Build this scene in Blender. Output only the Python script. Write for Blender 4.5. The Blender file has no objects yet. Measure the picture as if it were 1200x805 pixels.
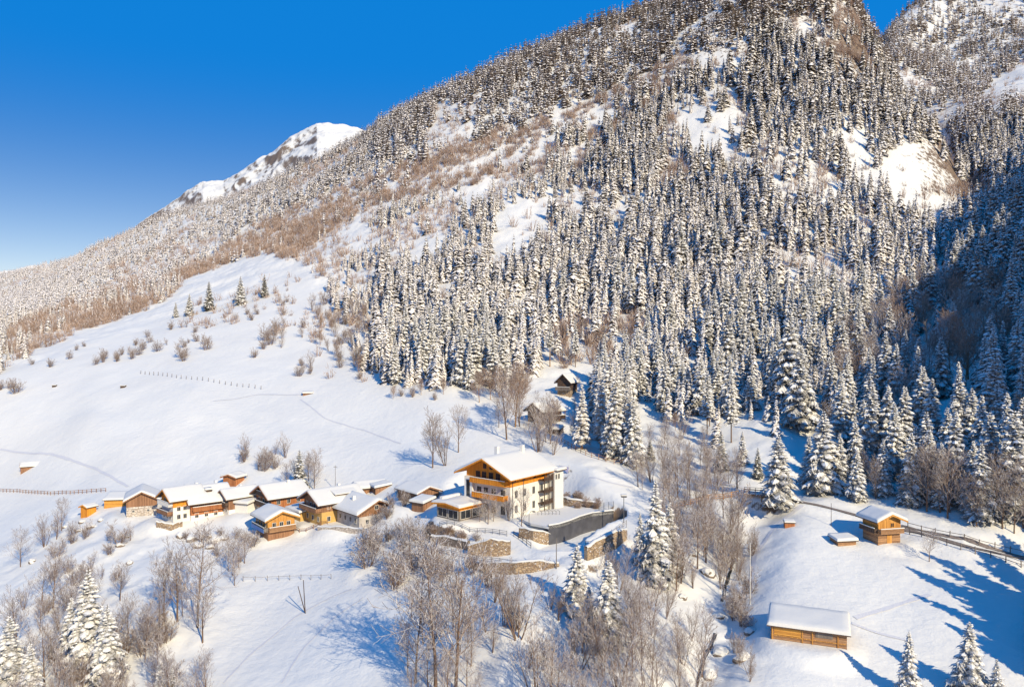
import bpy, math, random
import numpy as np
from mathutils import noise as mnoise, Vector

# ------------------------------------------------------------------ camera, light, exposure
SC = bpy.context.scene
COL = SC.collection
F, PITCH, CAMZ = 900.0, math.radians(0.5), 37.0
CP, SP = math.cos(PITCH), math.sin(PITCH)
cd = bpy.data.cameras.new('camera')
cam = bpy.data.objects.new('camera', cd)
COL.objects.link(cam)
cam.location = (0, 0, CAMZ)
cam.rotation_euler = (math.radians(90) - PITCH, 0, 0)
cd.sensor_width = 36.0
cd.lens = 36.0 * F / 1200.0
cd.clip_start = 0.5
cd.clip_end = 20000
SC.camera = cam

SUN_DIR = Vector((0.52, -0.854, 0)).normalized()
SUN_EL = math.radians(30)
world = bpy.data.worlds.new("World")
SC.world = world
world.use_nodes = True
wn = world.node_tree.nodes
wl = world.node_tree.links
wn.clear()
sky = wn.new('ShaderNodeTexSky')
sky.sky_type = 'NISHITA'
sky.sun_disc = False
sky.sun_elevation = SUN_EL
sky.sun_rotation = math.atan2(SUN_DIR.x, SUN_DIR.y)
sky.altitude = 1300
sky.air_density = 1.0
sky.dust_density = 0.15
sky.ozone_density = 3.0
hs = wn.new('ShaderNodeHueSaturation')
hs.inputs['Saturation'].default_value = 1.2
hs.inputs['Value'].default_value = 1.0
bg = wn.new('ShaderNodeBackground')
bg.inputs['Strength'].default_value = 0.105
wo = wn.new('ShaderNodeOutputWorld')
wl.new(sky.outputs[0], hs.inputs['Color'])
skm = wn.new('ShaderNodeMix'); skm.data_type = 'RGBA'      # a clear deep winter sky: evens the gradient toward one azure
stc = wn.new('ShaderNodeTexCoord'); ssp = wn.new('ShaderNodeSeparateXYZ'); smr = wn.new('ShaderNodeMapRange')
smr.interpolation_type = 'SMOOTHSTEP'
smr.inputs['From Min'].default_value = 0.03; smr.inputs['From Max'].default_value = 0.34; smr.inputs['To Max'].default_value = 0.94
wl.new(stc.outputs['Generated'], ssp.inputs[0]); wl.new(ssp.outputs[2], smr.inputs['Value']); wl.new(smr.outputs[0], skm.inputs[0])
skm.inputs[7].default_value = (-0.0, 1.85, 6.0, 1)
stn = wn.new('ShaderNodeMix'); stn.data_type = 'RGBA'; stn.blend_type = 'MULTIPLY'; stn.inputs[0].default_value = 1.0
stn.inputs[7].default_value = (1.1, 0.84, 0.78, 1)
wl.new(hs.outputs[0], stn.inputs[6]); wl.new(stn.outputs[2], skm.inputs[6])
wl.new(skm.outputs[2], bg.inputs['Color'])
wl.new(bg.outputs[0], wo.inputs['Surface'])

sd = bpy.data.lights.new('sun', 'SUN')
sd.energy = 4.6
sd.angle = math.radians(0.53)
sd.color = (1.0, 0.85, 0.58)
sun = bpy.data.objects.new('sun', sd)
COL.objects.link(sun)
to_sun = Vector((SUN_DIR.x * math.cos(SUN_EL), SUN_DIR.y * math.cos(SUN_EL), math.sin(SUN_EL)))
sun.rotation_euler = to_sun.to_track_quat('Z', 'Y').to_euler()
sun.location = (60, -40, 160)

SC.view_settings.view_transform = 'Standard'
SC.view_settings.look = 'None'
SC.view_settings.exposure = 0.18
SC.view_settings.gamma = 1.0
SC.view_settings.use_curve_mapping = False
SC.render.engine = 'CYCLES'
SC.cycles.max_bounces = 5
SC.cycles.diffuse_bounces = 3
SC.cycles.transparent_max_bounces = 4
rng = np.random.default_rng(7)
random.seed(7)

# ------------------------------------------------------------------ materials
def new_mat(name):
    m = bpy.data.materials.new(name)
    m.use_nodes = True
    nt = m.node_tree
    b = nt.nodes['Principled BSDF']
    b.inputs['Roughness'].default_value = 0.8
    return m, nt, b

def N(nt, t, **kw):
    n = nt.nodes.new(t)
    for k, v in kw.items():
        if k in n.inputs.keys():
            n.inputs[k].default_value = v
        else:
            setattr(n, k, v)
    return n

def ramp(nt, stops):
    r = nt.nodes.new('ShaderNodeValToRGB')
    e = r.color_ramp.elements
    while len(e) < len(stops):
        e.new(0.5)
    for i, (p, c) in enumerate(stops):
        e[i].position = p
        e[i].color = (*c, 1) if len(c) == 3 else c
    return r

def coords(nt, scale=(1, 1, 1), space='Object'):
    tc = nt.nodes.new('ShaderNodeTexCoord')
    mp = nt.nodes.new('ShaderNodeMapping')
    mp.inputs['Scale'].default_value = scale
    nt.links.new(tc.outputs[space], mp.inputs['Vector'])
    return mp.outputs[0]

def snow_mat(name, bump_scale=1.2, bump=0.25, tint=(0.80, 0.79, 0.745), dist=0.2):
    m, nt, b = new_mat(name)
    L = nt.links.new
    co = coords(nt)
    n1 = N(nt, 'ShaderNodeTexNoise', Scale=bump_scale, Detail=6.0, Roughness=0.6)
    n2 = N(nt, 'ShaderNodeTexNoise', Scale=0.02, Detail=3.0)
    L(co, n1.inputs['Vector']); L(co, n2.inputs['Vector'])
    r = ramp(nt, [(0.3, tuple(c * 0.94 for c in tint)), (0.7, tint)])
    L(n2.outputs[0], r.inputs[0]); L(r.outputs[0], b.inputs['Base Color'])
    bp = N(nt, 'ShaderNodeBump', Strength=bump, Distance=dist)
    L(n1.outputs[0], bp.inputs['Height']); L(bp.outputs[0], b.inputs['Normal'])
    b.inputs['Roughness'].default_value = 0.75
    b.inputs['Specular IOR Level'].default_value = 0.2
    return m

def wood_mat(name, c1, c2, planks=5.0, vertical=True, rough=0.75, streak=1.0):
    """planked timber: narrow boards with a dark joint, tone per board, grain and weather streaks"""
    m, nt, b = new_mat(name)
    L = nt.links.new
    tc = N(nt, 'ShaderNodeTexCoord')
    sep = N(nt, 'ShaderNodeSeparateXYZ')
    L(tc.outputs['Object'], sep.inputs[0])
    if vertical:
        add = N(nt, 'ShaderNodeMath', operation='ADD')
        L(sep.outputs[0], add.inputs[0]); L(sep.outputs[1], add.inputs[1]); src = add.outputs[0]
    else:
        src = sep.outputs[2]
    mul = N(nt, 'ShaderNodeMath', operation='MULTIPLY'); mul.inputs[1].default_value = planks
    L(src, mul.inputs[0])
    fl = N(nt, 'ShaderNodeMath', operation='FLOOR'); L(mul.outputs[0], fl.inputs[0])
    fr = N(nt, 'ShaderNodeMath', operation='FRACT'); L(mul.outputs[0], fr.inputs[0])
    wn_ = N(nt, 'ShaderNodeTexWhiteNoise', noise_dimensions='1D'); L(fl.outputs[0], wn_.inputs['W'])
    nz = N(nt, 'ShaderNodeTexNoise', Scale=1.0, Detail=5.0)
    L(coords(nt, (1.5, 1.5, 6) if not vertical else (5, 5, 0.7)), nz.inputs['Vector'])
    mx = N(nt, 'ShaderNodeMath', operation='MULTIPLY_ADD')
    L(wn_.outputs[0], mx.inputs[0]); mx.inputs[1].default_value = 0.45
    L(nz.outputs[0], mx.inputs[2])
    r = ramp(nt, [(0.3, c1), (1.0, c2)])
    L(mx.outputs[0], r.inputs[0])
    gp = N(nt, 'ShaderNodeMath', operation='GREATER_THAN'); gp.inputs[1].default_value = 0.1
    L(fr.outputs[0], gp.inputs[0])
    mix = N(nt, 'ShaderNodeMix', data_type='RGBA')
    L(gp.outputs[0], mix.inputs[0])
    mix.inputs[6].default_value = (*[c * 0.35 for c in c1], 1)
    L(r.outputs[0], mix.inputs[7]); L(mix.outputs[2], b.inputs['Base Color'])
    b.inputs['Roughness'].default_value = rough
    return m

def plain_mat(name, c, rough=0.7, metal=0.0, var=0.12, scale=2.0):
    m, nt, b = new_mat(name)
    L = nt.links.new
    n = N(nt, 'ShaderNodeTexNoise', Scale=scale, Detail=6.0)
    L(coords(nt), n.inputs['Vector'])
    r = ramp(nt, [(0.3, tuple(x * (1 - var * 1.5) for x in c)), (0.7, tuple(min(x * (1 + var), 1) for x in c))])
    L(n.outputs[0], r.inputs[0]); L(r.outputs[0], b.inputs['Base Color'])
    b.inputs['Roughness'].default_value = rough
    b.inputs['Metallic'].default_value = metal
    return m

def stone_mat(name, c1, c2, joint, scale=1.6):
    m, nt, b = new_mat(name)
    L = nt.links.new
    co = coords(nt, (1, 1, 1.6))
    v = N(nt, 'ShaderNodeTexVoronoi', Scale=scale)
    e = N(nt, 'ShaderNodeTexVoronoi', Scale=scale, feature='DISTANCE_TO_EDGE')
    L(co, v.inputs['Vector']); L(co, e.inputs['Vector'])
    r = ramp(nt, [(0.0, c1), (1.0, c2)])
    sepc = N(nt, 'ShaderNodeSeparateColor'); L(v.outputs['Color'], sepc.inputs[0]); L(sepc.outputs[0], r.inputs[0])
    er = ramp(nt, [(0.02, (0, 0, 0)), (0.08, (1, 1, 1))]); L(e.outputs['Distance'], er.inputs[0])
    mix = N(nt, 'ShaderNodeMix', data_type='RGBA'); L(er.outputs[0], mix.inputs[0])
    mix.inputs[6].default_value = (*joint, 1); L(r.outputs[0], mix.inputs[7])
    # snow caught on ledges and in joints
    n = N(nt, 'ShaderNodeTexNoise', Scale=2.6, Detail=6.0); L(co, n.inputs['Vector'])
    nr = ramp(nt, [(0.60, (0, 0, 0)), (0.66, (1, 1, 1))]); L(n.outputs[0], nr.inputs[0])
    mix2 = N(nt, 'ShaderNodeMix', data_type='RGBA'); L(nr.outputs[0], mix2.inputs[0])
    L(mix.outputs[2], mix2.inputs[6]); mix2.inputs[7].default_value = (0.8, 0.8, 0.82, 1)
    L(mix2.outputs[2], b.inputs['Base Color'])
    bp = N(nt, 'ShaderNodeBump', Strength=0.8, Distance=0.12); L(er.outputs[0], bp.inputs['Height']); L(bp.outputs[0], b.inputs['Normal'])
    return m

def frost_mat(name, dark1, dark2, snow, lo, hi, nscale=1.0, namp=0.7, mid=None):
    """bark or needles with snow lying on whatever faces up (broken up by noise)"""
    m, nt, b = new_mat(name)
    L = nt.links.new
    g = N(nt, 'ShaderNodeNewGeometry')
    sp = N(nt, 'ShaderNodeSeparateXYZ'); L(g.outputs['Normal'], sp.inputs[0])
    n = N(nt, 'ShaderNodeTexNoise', Scale=nscale, Detail=4.0, Roughness=0.65)
    tc = N(nt, 'ShaderNodeTexCoord'); L(tc.outputs['Object'], n.inputs['Vector'])
    ma = N(nt, 'ShaderNodeMath', operation='MULTIPLY_ADD'); ma.inputs[1].default_value = namp
    L(n.outputs[0], ma.inputs[0]); L(sp.outputs[2], ma.inputs[2])
    mr = N(nt, 'ShaderNodeMapRange'); mr.inputs['From Min'].default_value = lo + namp * 0.5; mr.inputs['From Max'].default_value = hi + namp * 0.5
    L(ma.outputs[0], mr.inputs['Value'])
    n2 = N(nt, 'ShaderNodeTexNoise', Scale=0.09, Detail=2.0); L(tc.outputs['Object'], n2.inputs['Vector'])
    r = ramp(nt, [(0.35, dark1), (0.65, dark2)]); L(n2.outputs[0], r.inputs[0])
    mix = N(nt, 'ShaderNodeMix', data_type='RGBA')
    L(mr.outputs[0], mix.inputs[0]); L(r.outputs[0], mix.inputs[6]); mix.inputs[7].default_value = (*snow, 1)
    L(mix.outputs[2], b.inputs['Base Color'])
    b.inputs['Roughness'].default_value = 0.85
    b.inputs['Specular IOR Level'].default_value = 0.15
    return m

M = {}
M['snow'] = snow_mat('snow')
M['roof_snow'] = snow_mat('roof_snow', 0.9, 0.35, (0.74, 0.73, 0.70), 0.15)
M['tree_snow'] = snow_mat('tree_snow', 3.0, 0.3, (0.88, 0.868, 0.85), 0.05)
M['orange_wood'] = wood_mat('orange_wood', (0.55, 0.18, 0.012), (0.88, 0.36, 0.035), 5)
M['honey_wood'] = wood_mat('honey_wood', (0.40, 0.17, 0.035), (0.70, 0.36, 0.09), 4)
M['honey_wood_h'] = wood_mat('honey_wood_h', (0.42, 0.18, 0.03), (0.72, 0.36, 0.07), 4, False)
M['brown_wood'] = wood_mat('brown_wood', (0.17, 0.08, 0.04), (0.38, 0.20, 0.11), 4)
M['red_wood'] = wood_mat('red_wood', (0.28, 0.09, 0.03), (0.52, 0.21, 0.08), 4)
M['dark_wood'] = wood_mat('dark_wood', (0.045, 0.028, 0.022), (0.12, 0.075, 0.055), 4)
M['log_wood'] = wood_mat('log_wood', (0.20, 0.10, 0.05), (0.46, 0.26, 0.13), 3.2, False)
M['grey_wood'] = wood_mat('grey_wood', (0.12, 0.10, 0.09), (0.26, 0.22, 0.19), 5)
M['plaster'] = plain_mat('plaster', (0.78, 0.76, 0.72), 0.85, 0, 0.04)
M['yellow_plaster'] = plain_mat('yellow_plaster', (0.60, 0.38, 0.13), 0.85, 0, 0.05)
M['grey_plaster'] = plain_mat('grey_plaster', (0.50, 0.46, 0.43), 0.85, 0, 0.15, 1.0)
M['stone'] = stone_mat('stone', (0.28, 0.19, 0.12), (0.50, 0.37, 0.24), (0.22, 0.16, 0.11))
M['pale_stone'] = stone_mat('pale_stone', (0.45, 0.38, 0.32), (0.62, 0.55, 0.48), (0.35, 0.3, 0.26), 1.2)
M['rock'] = plain_mat('rock', (0.20, 0.16, 0.13), 0.9, 0, 0.3, 1.2)
M['panel'] = plain_mat('panel', (0.10, 0.10, 0.115), 0.55, 0.1, 0.2, 0.6)
M['metal'] = plain_mat('metal', (0.16, 0.16, 0.17), 0.45, 0.6)
M['blue'] = plain_mat('blue', (0.10, 0.24, 0.55), 0.6, 0)
M['solar'] = plain_mat('solar', (0.03, 0.045, 0.10), 0.25, 0.2)
M['sail'] = plain_mat('sail', (0.35, 0.35, 0.55), 0.8, 0)
M['glass'] = plain_mat('glass', (0.025, 0.03, 0.04), 0.12, 0, 0.1)
M['frame'] = plain_mat('frame', (0.62, 0.60, 0.56), 0.6)
M['gravel'] = plain_mat('gravel', (0.23, 0.19, 0.17), 0.95, 0, 0.3, 3.0)
M['track'] = snow_mat('track', 2.5, 0.5, (0.66, 0.66, 0.69), 0.2)
M['dead'] = plain_mat('dead', (0.34, 0.22, 0.11), 0.9, 0, 0.3, 3)
M['needles'] = frost_mat('needles', (0.045, 0.045, 0.026), (0.115, 0.090, 0.045), (0.80, 0.79, 0.79), 0.55, 1.05, 2.2, 0.9)
M['needles_clean'] = frost_mat('needles_clean', (0.035, 0.040, 0.022), (0.10, 0.080, 0.038), (0.80, 0.79, 0.79), 0.7, 1.2, 2.0, 0.9)
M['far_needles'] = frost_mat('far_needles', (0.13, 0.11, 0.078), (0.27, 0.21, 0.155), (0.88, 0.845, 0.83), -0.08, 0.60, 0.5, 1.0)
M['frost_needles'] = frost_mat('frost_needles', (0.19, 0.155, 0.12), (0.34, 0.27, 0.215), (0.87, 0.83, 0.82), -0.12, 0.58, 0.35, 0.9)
M['brown_needles'] = frost_mat('brown_needles', (0.13, 0.095, 0.05), (0.24, 0.17, 0.085), (0.85, 0.82, 0.79), 0.35, 1.0, 2.0, 0.9)
M['bark'] = frost_mat('bark', (0.13, 0.085, 0.060), (0.26, 0.17, 0.12), (0.80, 0.79, 0.80), 0.35, 0.8, 1.6, 0.5)
M['twig'] = frost_mat('twig', (0.19, 0.13, 0.10), (0.36, 0.25, 0.19), (0.84, 0.81, 0.80), 0.02, 0.50, 0.9, 0.5)
M['warm_bark'] = frost_mat('warm_bark', (0.28, 0.15, 0.07), (0.42, 0.25, 0.12), (0.80, 0.79, 0.80), 0.6, 0.95, 1.6, 0.3)
M['scrub'] = frost_mat('scrub', (0.27, 0.18, 0.135), (0.45, 0.32, 0.245), (0.82, 0.78, 0.76), 0.20, 0.8, 0.3, 0.8)

# ------------------------------------------------------------------ pixels, rays, terrain
def px(u, v):
    """pixel of the photograph -> (x/y, (z-CAMZ)/y) of its ray"""
    dx = (np.asarray(u, float) - 600.0) / F
    dy = (402.5 - np.asarray(v, float)) / F
    yw = CP + dy * SP
    return dx / yw, (dy * CP - SP) / yw

def proj(x, y, z):
    """world -> pixel"""
    z = z - CAMZ
    d = y * CP - z * SP
    h = y * SP + z * CP
    d = np.maximum(d, 1e-3)
    return 600 + F * x / d, 402.5 - F * h / d

class TPS:
    def __init__(s, pts, lam=1e-3, k=0.45):
        P = np.array(pts, float)
        s.k = k
        s.p = np.stack([P[:, 0], np.log(P[:, 1]) * k], 1)
        n = len(P)
        A = np.zeros((n + 3, n + 3))
        A[:n, :n] = s.U(np.linalg.norm(s.p[:, None] - s.p[None], axis=2)) + lam * np.eye(n)
        A[:n, n] = 1; A[:n, n + 1:] = s.p
        A[n, :n] = 1; A[n + 1:, :n] = s.p.T
        s.w = np.linalg.solve(A, np.concatenate([P[:, 2], np.zeros(3)]))
    @staticmethod
    def U(r):
        return np.where(r > 1e-9, r * r * np.log(np.maximum(r, 1e-9)), 0)
    def __call__(s, a, Y):
        q = np.stack([np.ravel(a), np.log(np.ravel(Y)) * s.k], 1)
        out = np.empty(len(q))
        n = len(s.p)
        for i in range(0, len(q), 40000):
            r = np.linalg.norm(q[i:i + 40000, None] - s.p[None], axis=2)
            out[i:i + 40000] = s.U(r) @ s.w[:n] + s.w[n] + q[i:i + 40000] @ s.w[n + 1:]
        return out.reshape(np.shape(a))

def ctrl(cols, hidden=()):
    pts = []
    for u, rows in cols.items():
        for v, Y in rows:
            a, t = px(u, v)
            pts.append((float(a), Y, float(t)))
    for u, Y, z in hidden:
        a, _ = px(u, 400)
        pts.append((float(a), Y, (z - CAMZ) / Y))
    return pts

MAIN = TPS(ctrl({
    -350: [(800, 150), (650, 230), (520, 330), (440, 520), (400, 800), (370, 1300), (340, 2000)],
    -120: [(805, 145), (720, 175), (620, 240), (520, 310), (440, 420), (390, 620), (360, 1100), (332, 1900)],
    0: [(805, 138), (720, 165), (640, 210), (600, 245), (560, 272), (500, 310), (450, 355), (405, 470), (372, 700), (345, 1200), (324, 1800)],
    100: [(805, 135), (720, 158), (640, 190), (600, 215), (560, 250), (500, 285), (450, 335), (410, 400), (370, 560), (330, 850), (300, 1500)],
    200: [(805, 130), (720, 150), (640, 185), (607, 203), (560, 235), (500, 270), (440, 330), (390, 410), (350, 540), (305, 820), (254, 1350)],
    300: [(805, 125), (740, 145), (650, 178), (605, 200), (550, 230), (480, 280), (430, 330), (370, 420), (330, 510), (275, 780), (223, 1220)],
    420: [(805, 118), (700, 148), (635, 176), (600, 195), (545, 222), (460, 280), (400, 350), (330, 450), (260, 600), (166, 1050)],
    520: [(805, 112), (720, 132), (660, 152), (618, 166), (560, 195), (500, 235), (450, 270), (380, 350), (280, 480), (180, 680), (110, 930)],
    600: [(805, 106), (700, 130), (655, 148), (612, 163), (560, 190), (500, 230), (450, 270), (380, 340), (280, 450), (170, 650), (74, 860)],
    700: [(805, 103), (700, 127), (650, 145), (605, 165), (550, 190), (500, 230), (440, 280), (360, 350), (250, 480), (130, 650), (34, 810)],
    800: [(805, 103), (700, 130), (620, 160), (560, 190), (500, 230), (440, 280), (350, 350), (230, 470), (110, 600), (2, 750)],
    900: [(805, 104), (700, 128), (600, 160), (540, 190), (480, 230), (420, 280), (320, 360), (200, 470), (90, 580), (-50, 720)],
    1000: [(805, 105), (720, 122), (640, 146), (580, 168), (520, 195), (460, 235), (400, 285), (300, 370), (200, 470), (100, 560), (10, 640)],
    1100: [(805, 105), (720, 122), (650, 142), (600, 155), (540, 175), (460, 215), (380, 280), (300, 370), (230, 460), (165, 545)],
    1200: [(805, 105), (720, 122), (658, 140), (600, 150), (520, 170), (440, 200), (360, 245), (290, 310), (235, 400)],
    1320: [(805, 108), (720, 124), (650, 142), (590, 152), (480, 172), (380, 200), (290, 245), (220, 310), (170, 400)],
}, [
    (600, 60, -18), (0, 70, -35), (1200, 60, -12), (1600, 110, -2), (1600, 60, -14), (1900, 90, -4), (1900, 60, -14), (1900, 140, 6),
    (-350, 2600, 100), (0, 2400, 140), (100, 2100, 190), (200, 1800, 240), (300, 1650, 270), (420, 1450, 290), (520, 1300, 320),
    (600, 1200, 350), (700, 1100, 390), (800, 1050, 400), (900, 1000, 420), (1000, 800, 290), (1060, 700, 230),
    (1100, 620, 150), (1100, 740, 120), (1200, 500, 100), (1200, 640, 100), (1320, 520, 125), (1200, 900, 90), (1000, 1200, 150),
    (500, 2600, 80), (900, 2600, 80), (1200, 2600, 60), (-350, 4000, -20), (600, 4000, -20), (1200, 4000, -20),
]), 1e-4)

RIGHT = TPS(ctrl({
    1500: [(250, 330), (170, 520), (60, 850), (-100, 1300)],
    1200: [(262, 400), (190, 520), (110, 720), (40, 980), (-60, 1250)],
    1150: [(250, 450), (195, 560), (120, 760), (50, 1000), (-30, 1200)],
    1110: [(185, 640), (120, 820), (50, 1040), (-20, 1200)],
    1070: [(110, 860), (60, 1020), (8, 1180)],
    1035: [(80, 950), (42, 1120)],
}, [(1000, 1150, 360), (950, 1150, 260), (900, 1000, 160), (1000, 700, 90), (1050, 600, 90), (1100, 450, 60), (1150, 350, 30), (1200, 300, 30),
    (1300, 240, 20), (700, 900, -50), (400, 900, -50), (1000, 400, 0), (800, 300, -60), (1200, 1900, 450), (1000, 1700, 300), (1200, 3000, 0), (600, 2000, -50), (600, 4000, -60)]), 1e-4)

PEAK_U = [-900, -400, -150, 0, 60, 110, 150, 175, 200, 222, 240, 262, 280, 300, 318, 335, 352, 372, 390, 420, 470, 560, 1400]
PEAK_V = [345, 338, 328, 317, 306, 287, 264, 248, 232, 218, 208, 211, 202, 192, 184, 172, 161, 152, 155, 160, 185, 220, 330]
PY = 3000.0

def fbm(x, y, sc, seed=0.0, octv=4):
    """cheap value-noise fBm, vectorised"""
    out = np.zeros(np.shape(x)); amp = 1.0; tot = 0
    xx, yy = np.asarray(x) / sc + seed * 13.7 + 500, np.asarray(y) / sc + seed * 7.3 + 500
    for o in range(octv):
        ix, iy = np.floor(xx).astype(np.int64), np.floor(yy).astype(np.int64)
        fx, fy = xx - ix, yy - iy
        fx, fy = fx * fx * (3 - 2 * fx), fy * fy * (3 - 2 * fy)
        def h(a, b):
            k = (a * 374761393 + b * 668265263 + 1442695 * o) & 0xffffffff
            k = ((k ^ (k >> 13)) * 1274126177) & 0xffffffff
            return ((k ^ (k >> 16)) & 0xffff) / 32767.5 - 1
        v = (h(ix, iy) * (1 - fx) + h(ix + 1, iy) * fx) * (1 - fy) + (h(ix, iy + 1) * (1 - fx) + h(ix + 1, iy + 1) * fx) * fy
        out += v * amp; tot += amp; amp *= 0.5; xx = xx * 2.03 + 11; yy = yy * 2.03 + 5
    return out / tot

def inpoly(u, v, poly):
    u = np.asarray(u, float); v = np.asarray(v, float)
    c = np.zeros(u.shape, bool)
    n = len(poly)
    for i in range(n):
        x1, y1 = poly[i]; x2, y2 = poly[(i + 1) % n]
        if y1 == y2: continue
        k = ((y1 > v) != (y2 > v)) & (u < (x2 - x1) * (v - y1) / (y2 - y1) + x1)
        c ^= k
    return c

def seg_dist(x, y, pts):
    best = np.full(np.shape(x), 1e9); zt = np.zeros(np.shape(x))
    for i in range(len(pts) - 1):
        ax, ay = pts[i][:2]; bx_, by_ = pts[i + 1][:2]
        dx, dy = bx_ - ax, by_ - ay
        t = np.clip(((x - ax) * dx + (y - ay) * dy) / (dx * dx + dy * dy), 0, 1)
        d = np.hypot(x - ax - t * dx, y - ay - t * dy)
        if len(pts[0]) > 2:
            zt = np.where(d < best, pts[i][2] + t * (pts[i + 1][2] - pts[i][2]), zt)
        best = np.minimum(best, d)
    return best, zt

PADS = []      # (x, y, z, r_flat, r_blend)
GULLIES = []   # (pts, width, depth)
ROADS = []     # (pts with z, half width, blend)

def smooth_land(x, y):
    a = x / y
    t1 = MAIN(a, y)
    z = CAMZ + t1 * y
    t2 = RIGHT(a, y)
    z2 = np.where((a > 0.25) & (y > 150), CAMZ + t2 * y - np.clip((330 - y) * 0.5, 0, 200), -500)
    u = 600 + F * a
    pk = px(u, np.interp(u, PEAK_U, PEAK_V))[1]
    dy_ = np.abs(y - PY * (1 + 0.05 * np.sin(a * 9)))
    z3 = CAMZ + pk * PY - dy_ * np.where(y < PY, 0.42, 0.5)
    z3 = z3 + fbm(x, y, 260, 5, 6) * 36 * np.clip(dy_ / 110, 0.28, 1)
    rid = fbm(x * 1.0 + y * 0.5, y * 0.25, 90, 8, 4)
    z3 = z3 + fbm(x, y, 60, 9, 5) * 13
    z3 = z3 - np.abs(rid) * 34 * np.clip(dy_ / 90, 0, 1)
    return z, z2, z3

def land(x, y):
    x = np.asarray(x, float); y = np.asarray(y, float)
    z, z2, z3 = smooth_land(x, y)
    k = 6.0
    m = np.maximum(z, z2)
    h = np.clip(k - np.abs(z - z2), 0, k) / k
    zz = m + h * h * k * 0.25
    # roughness: smooth in the meadows, broken in the woods and on the gully sides
    u, v = proj(x, y, zz)
    rough = 0.2 + 0.8 * rough_mask(u, v)
    zz = zz + fbm(x, y, 26, 1, 5) * (1.6 * rough) * np.clip(y / 200, 0.6, 1.8) + fbm(x, y, 5.5, 3, 3) * 0.60 * rough
    zz = zz + np.where(y > 500, fbm(x + 0.3 * y, y * 0.5, 90, 2, 5) * 9 * np.clip((y - 500) / 300, 0, 1), 0)
    # long soft swells across the meadow
    mead = np.exp(-((u - 230) / 260.0) ** 2) * np.exp(-((v - 500) / 90.0) ** 2)
    zz = zz + mead * 2.4 * fbm(x + 0.9 * y, (y - 0.9 * x) * 0.3, 30, 4, 3)
    for pts, w, dep in GULLIES:
        d, _ = seg_dist(x, y, pts)
        zz = zz - dep * np.exp(-(d / w) ** 2) * (1 + 0.3 * fbm(x, y, 6, 6, 3))
    zz = np.maximum(zz, z3)
    for pts, hw, bl in ROADS:
        d, zt = seg_dist(x, y, pts)
        k = np.clip(1 - (d - hw) / bl, 0, 1); k = k * k * (3 - 2 * k)
        zz = zz * (1 - k) + zt * k
    for (cx, cy, cz, r0, r1) in PADS:
        d = np.hypot(x - cx, y - cy)
        k = np.clip(1 - (d - r0) / (r1 - r0), 0, 1); k = k * k * (3 - 2 * k)
        zz = zz * (1 - k) + cz * k
    return zz

ROUGH = [
    [(0, 640), (60, 600), (100, 585), (200, 628), (300, 640), (300, 680), (270, 720), (240, 805), (0, 805)],
    [(-200, 440), (60, 425), (130, 400), (220, 365), (300, 335), (345, 322), (400, 350), (430, 430), (560, 462), (640, 490), (760, 540),
     (830, 560), (930, 575), (1200, 630), (1400, 630), (1400, -300), (-200, -300)],
    [(400, 620), (520, 640), (740, 640), (760, 590), (850, 590), (880, 620), (850, 700), (880, 805), (460, 805), (500, 730), (400, 680)],
    [(1010, 640), (1060, 655), (1200, 670), (1200, 690), (1060, 670)],
]
def soft_mask(polys, blur=5):
    """polygons in the photograph's pixels -> a function with soft edges"""
    U, Vv = np.meshgrid(np.arange(-400, 1601, 4.0), np.arange(-400, 1101, 4.0))
    U = U + 14 * fbm(U, Vv, 45, 21, 3); Vv = Vv + 9 * fbm(U, Vv, 40, 22, 3)
    r = np.zeros(U.shape)
    for p in polys: r = np.maximum(r, inpoly(U, Vv, p))
    for _ in range(blur):
        q = np.pad(r, 1, mode='edge')
        r = (q[:-2, 1:-1] + q[2:, 1:-1] + q[1:-1, :-2] + q[1:-1, 2:] + 2 * q[1:-1, 1:-1]) / 6
    def f(u, v):
        i = np.clip((np.asarray(u) + 400) / 4, 0, r.shape[1] - 1.001); j = np.clip((np.asarray(v) + 400) / 4, 0, r.shape[0] - 1.001)
        i0 = i.astype(int); j0 = j.astype(int); a = i - i0; b = j - j0
        return (r[j0, i0] * (1 - a) + r[j0, i0 + 1] * a) * (1 - b) + (r[j0 + 1, i0] * (1 - a) + r[j0 + 1, i0 + 1] * a) * b
    return f
rough_mask = soft_mask(ROUGH, 10)

GA = np.unique(np.concatenate([np.linspace(-1.05, 1.35, 860), np.linspace(-.47, -.19, 190)]))
GY = np.concatenate([np.exp(np.linspace(math.log(48), math.log(2650), 800)), np.linspace(2655, 3220, 150), np.linspace(3250, 5200, 30)])

def hit_setup(n=2400):
    global HY
    HY = np.exp(np.linspace(math.log(60), math.log(4500), n))
def hit(u, v):
    """first point of the ground on the ray through pixel (u, v)"""
    a, t = px(u, v)
    zz = land(a * HY, HY)
    g = (zz - CAMZ) / HY - t
    k = np.argmax(g > 0)
    if g[k] <= 0: k = len(HY) - 1
    y0, y1, g0, g1 = HY[k - 1], HY[k], g[k - 1], g[k]
    y = y0 + (y1 - y0) * (-g0) / (g1 - g0 + 1e-12)
    return float(a * y), float(y), float(land(np.array([a * y]), np.array([y]))[0])
hit_setup()

# ------------------------------------------------------------------ mesh helpers
def link(o, parent=None):
    COL.objects.link(o)
    if parent is not None: o.parent = parent
    return o

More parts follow.
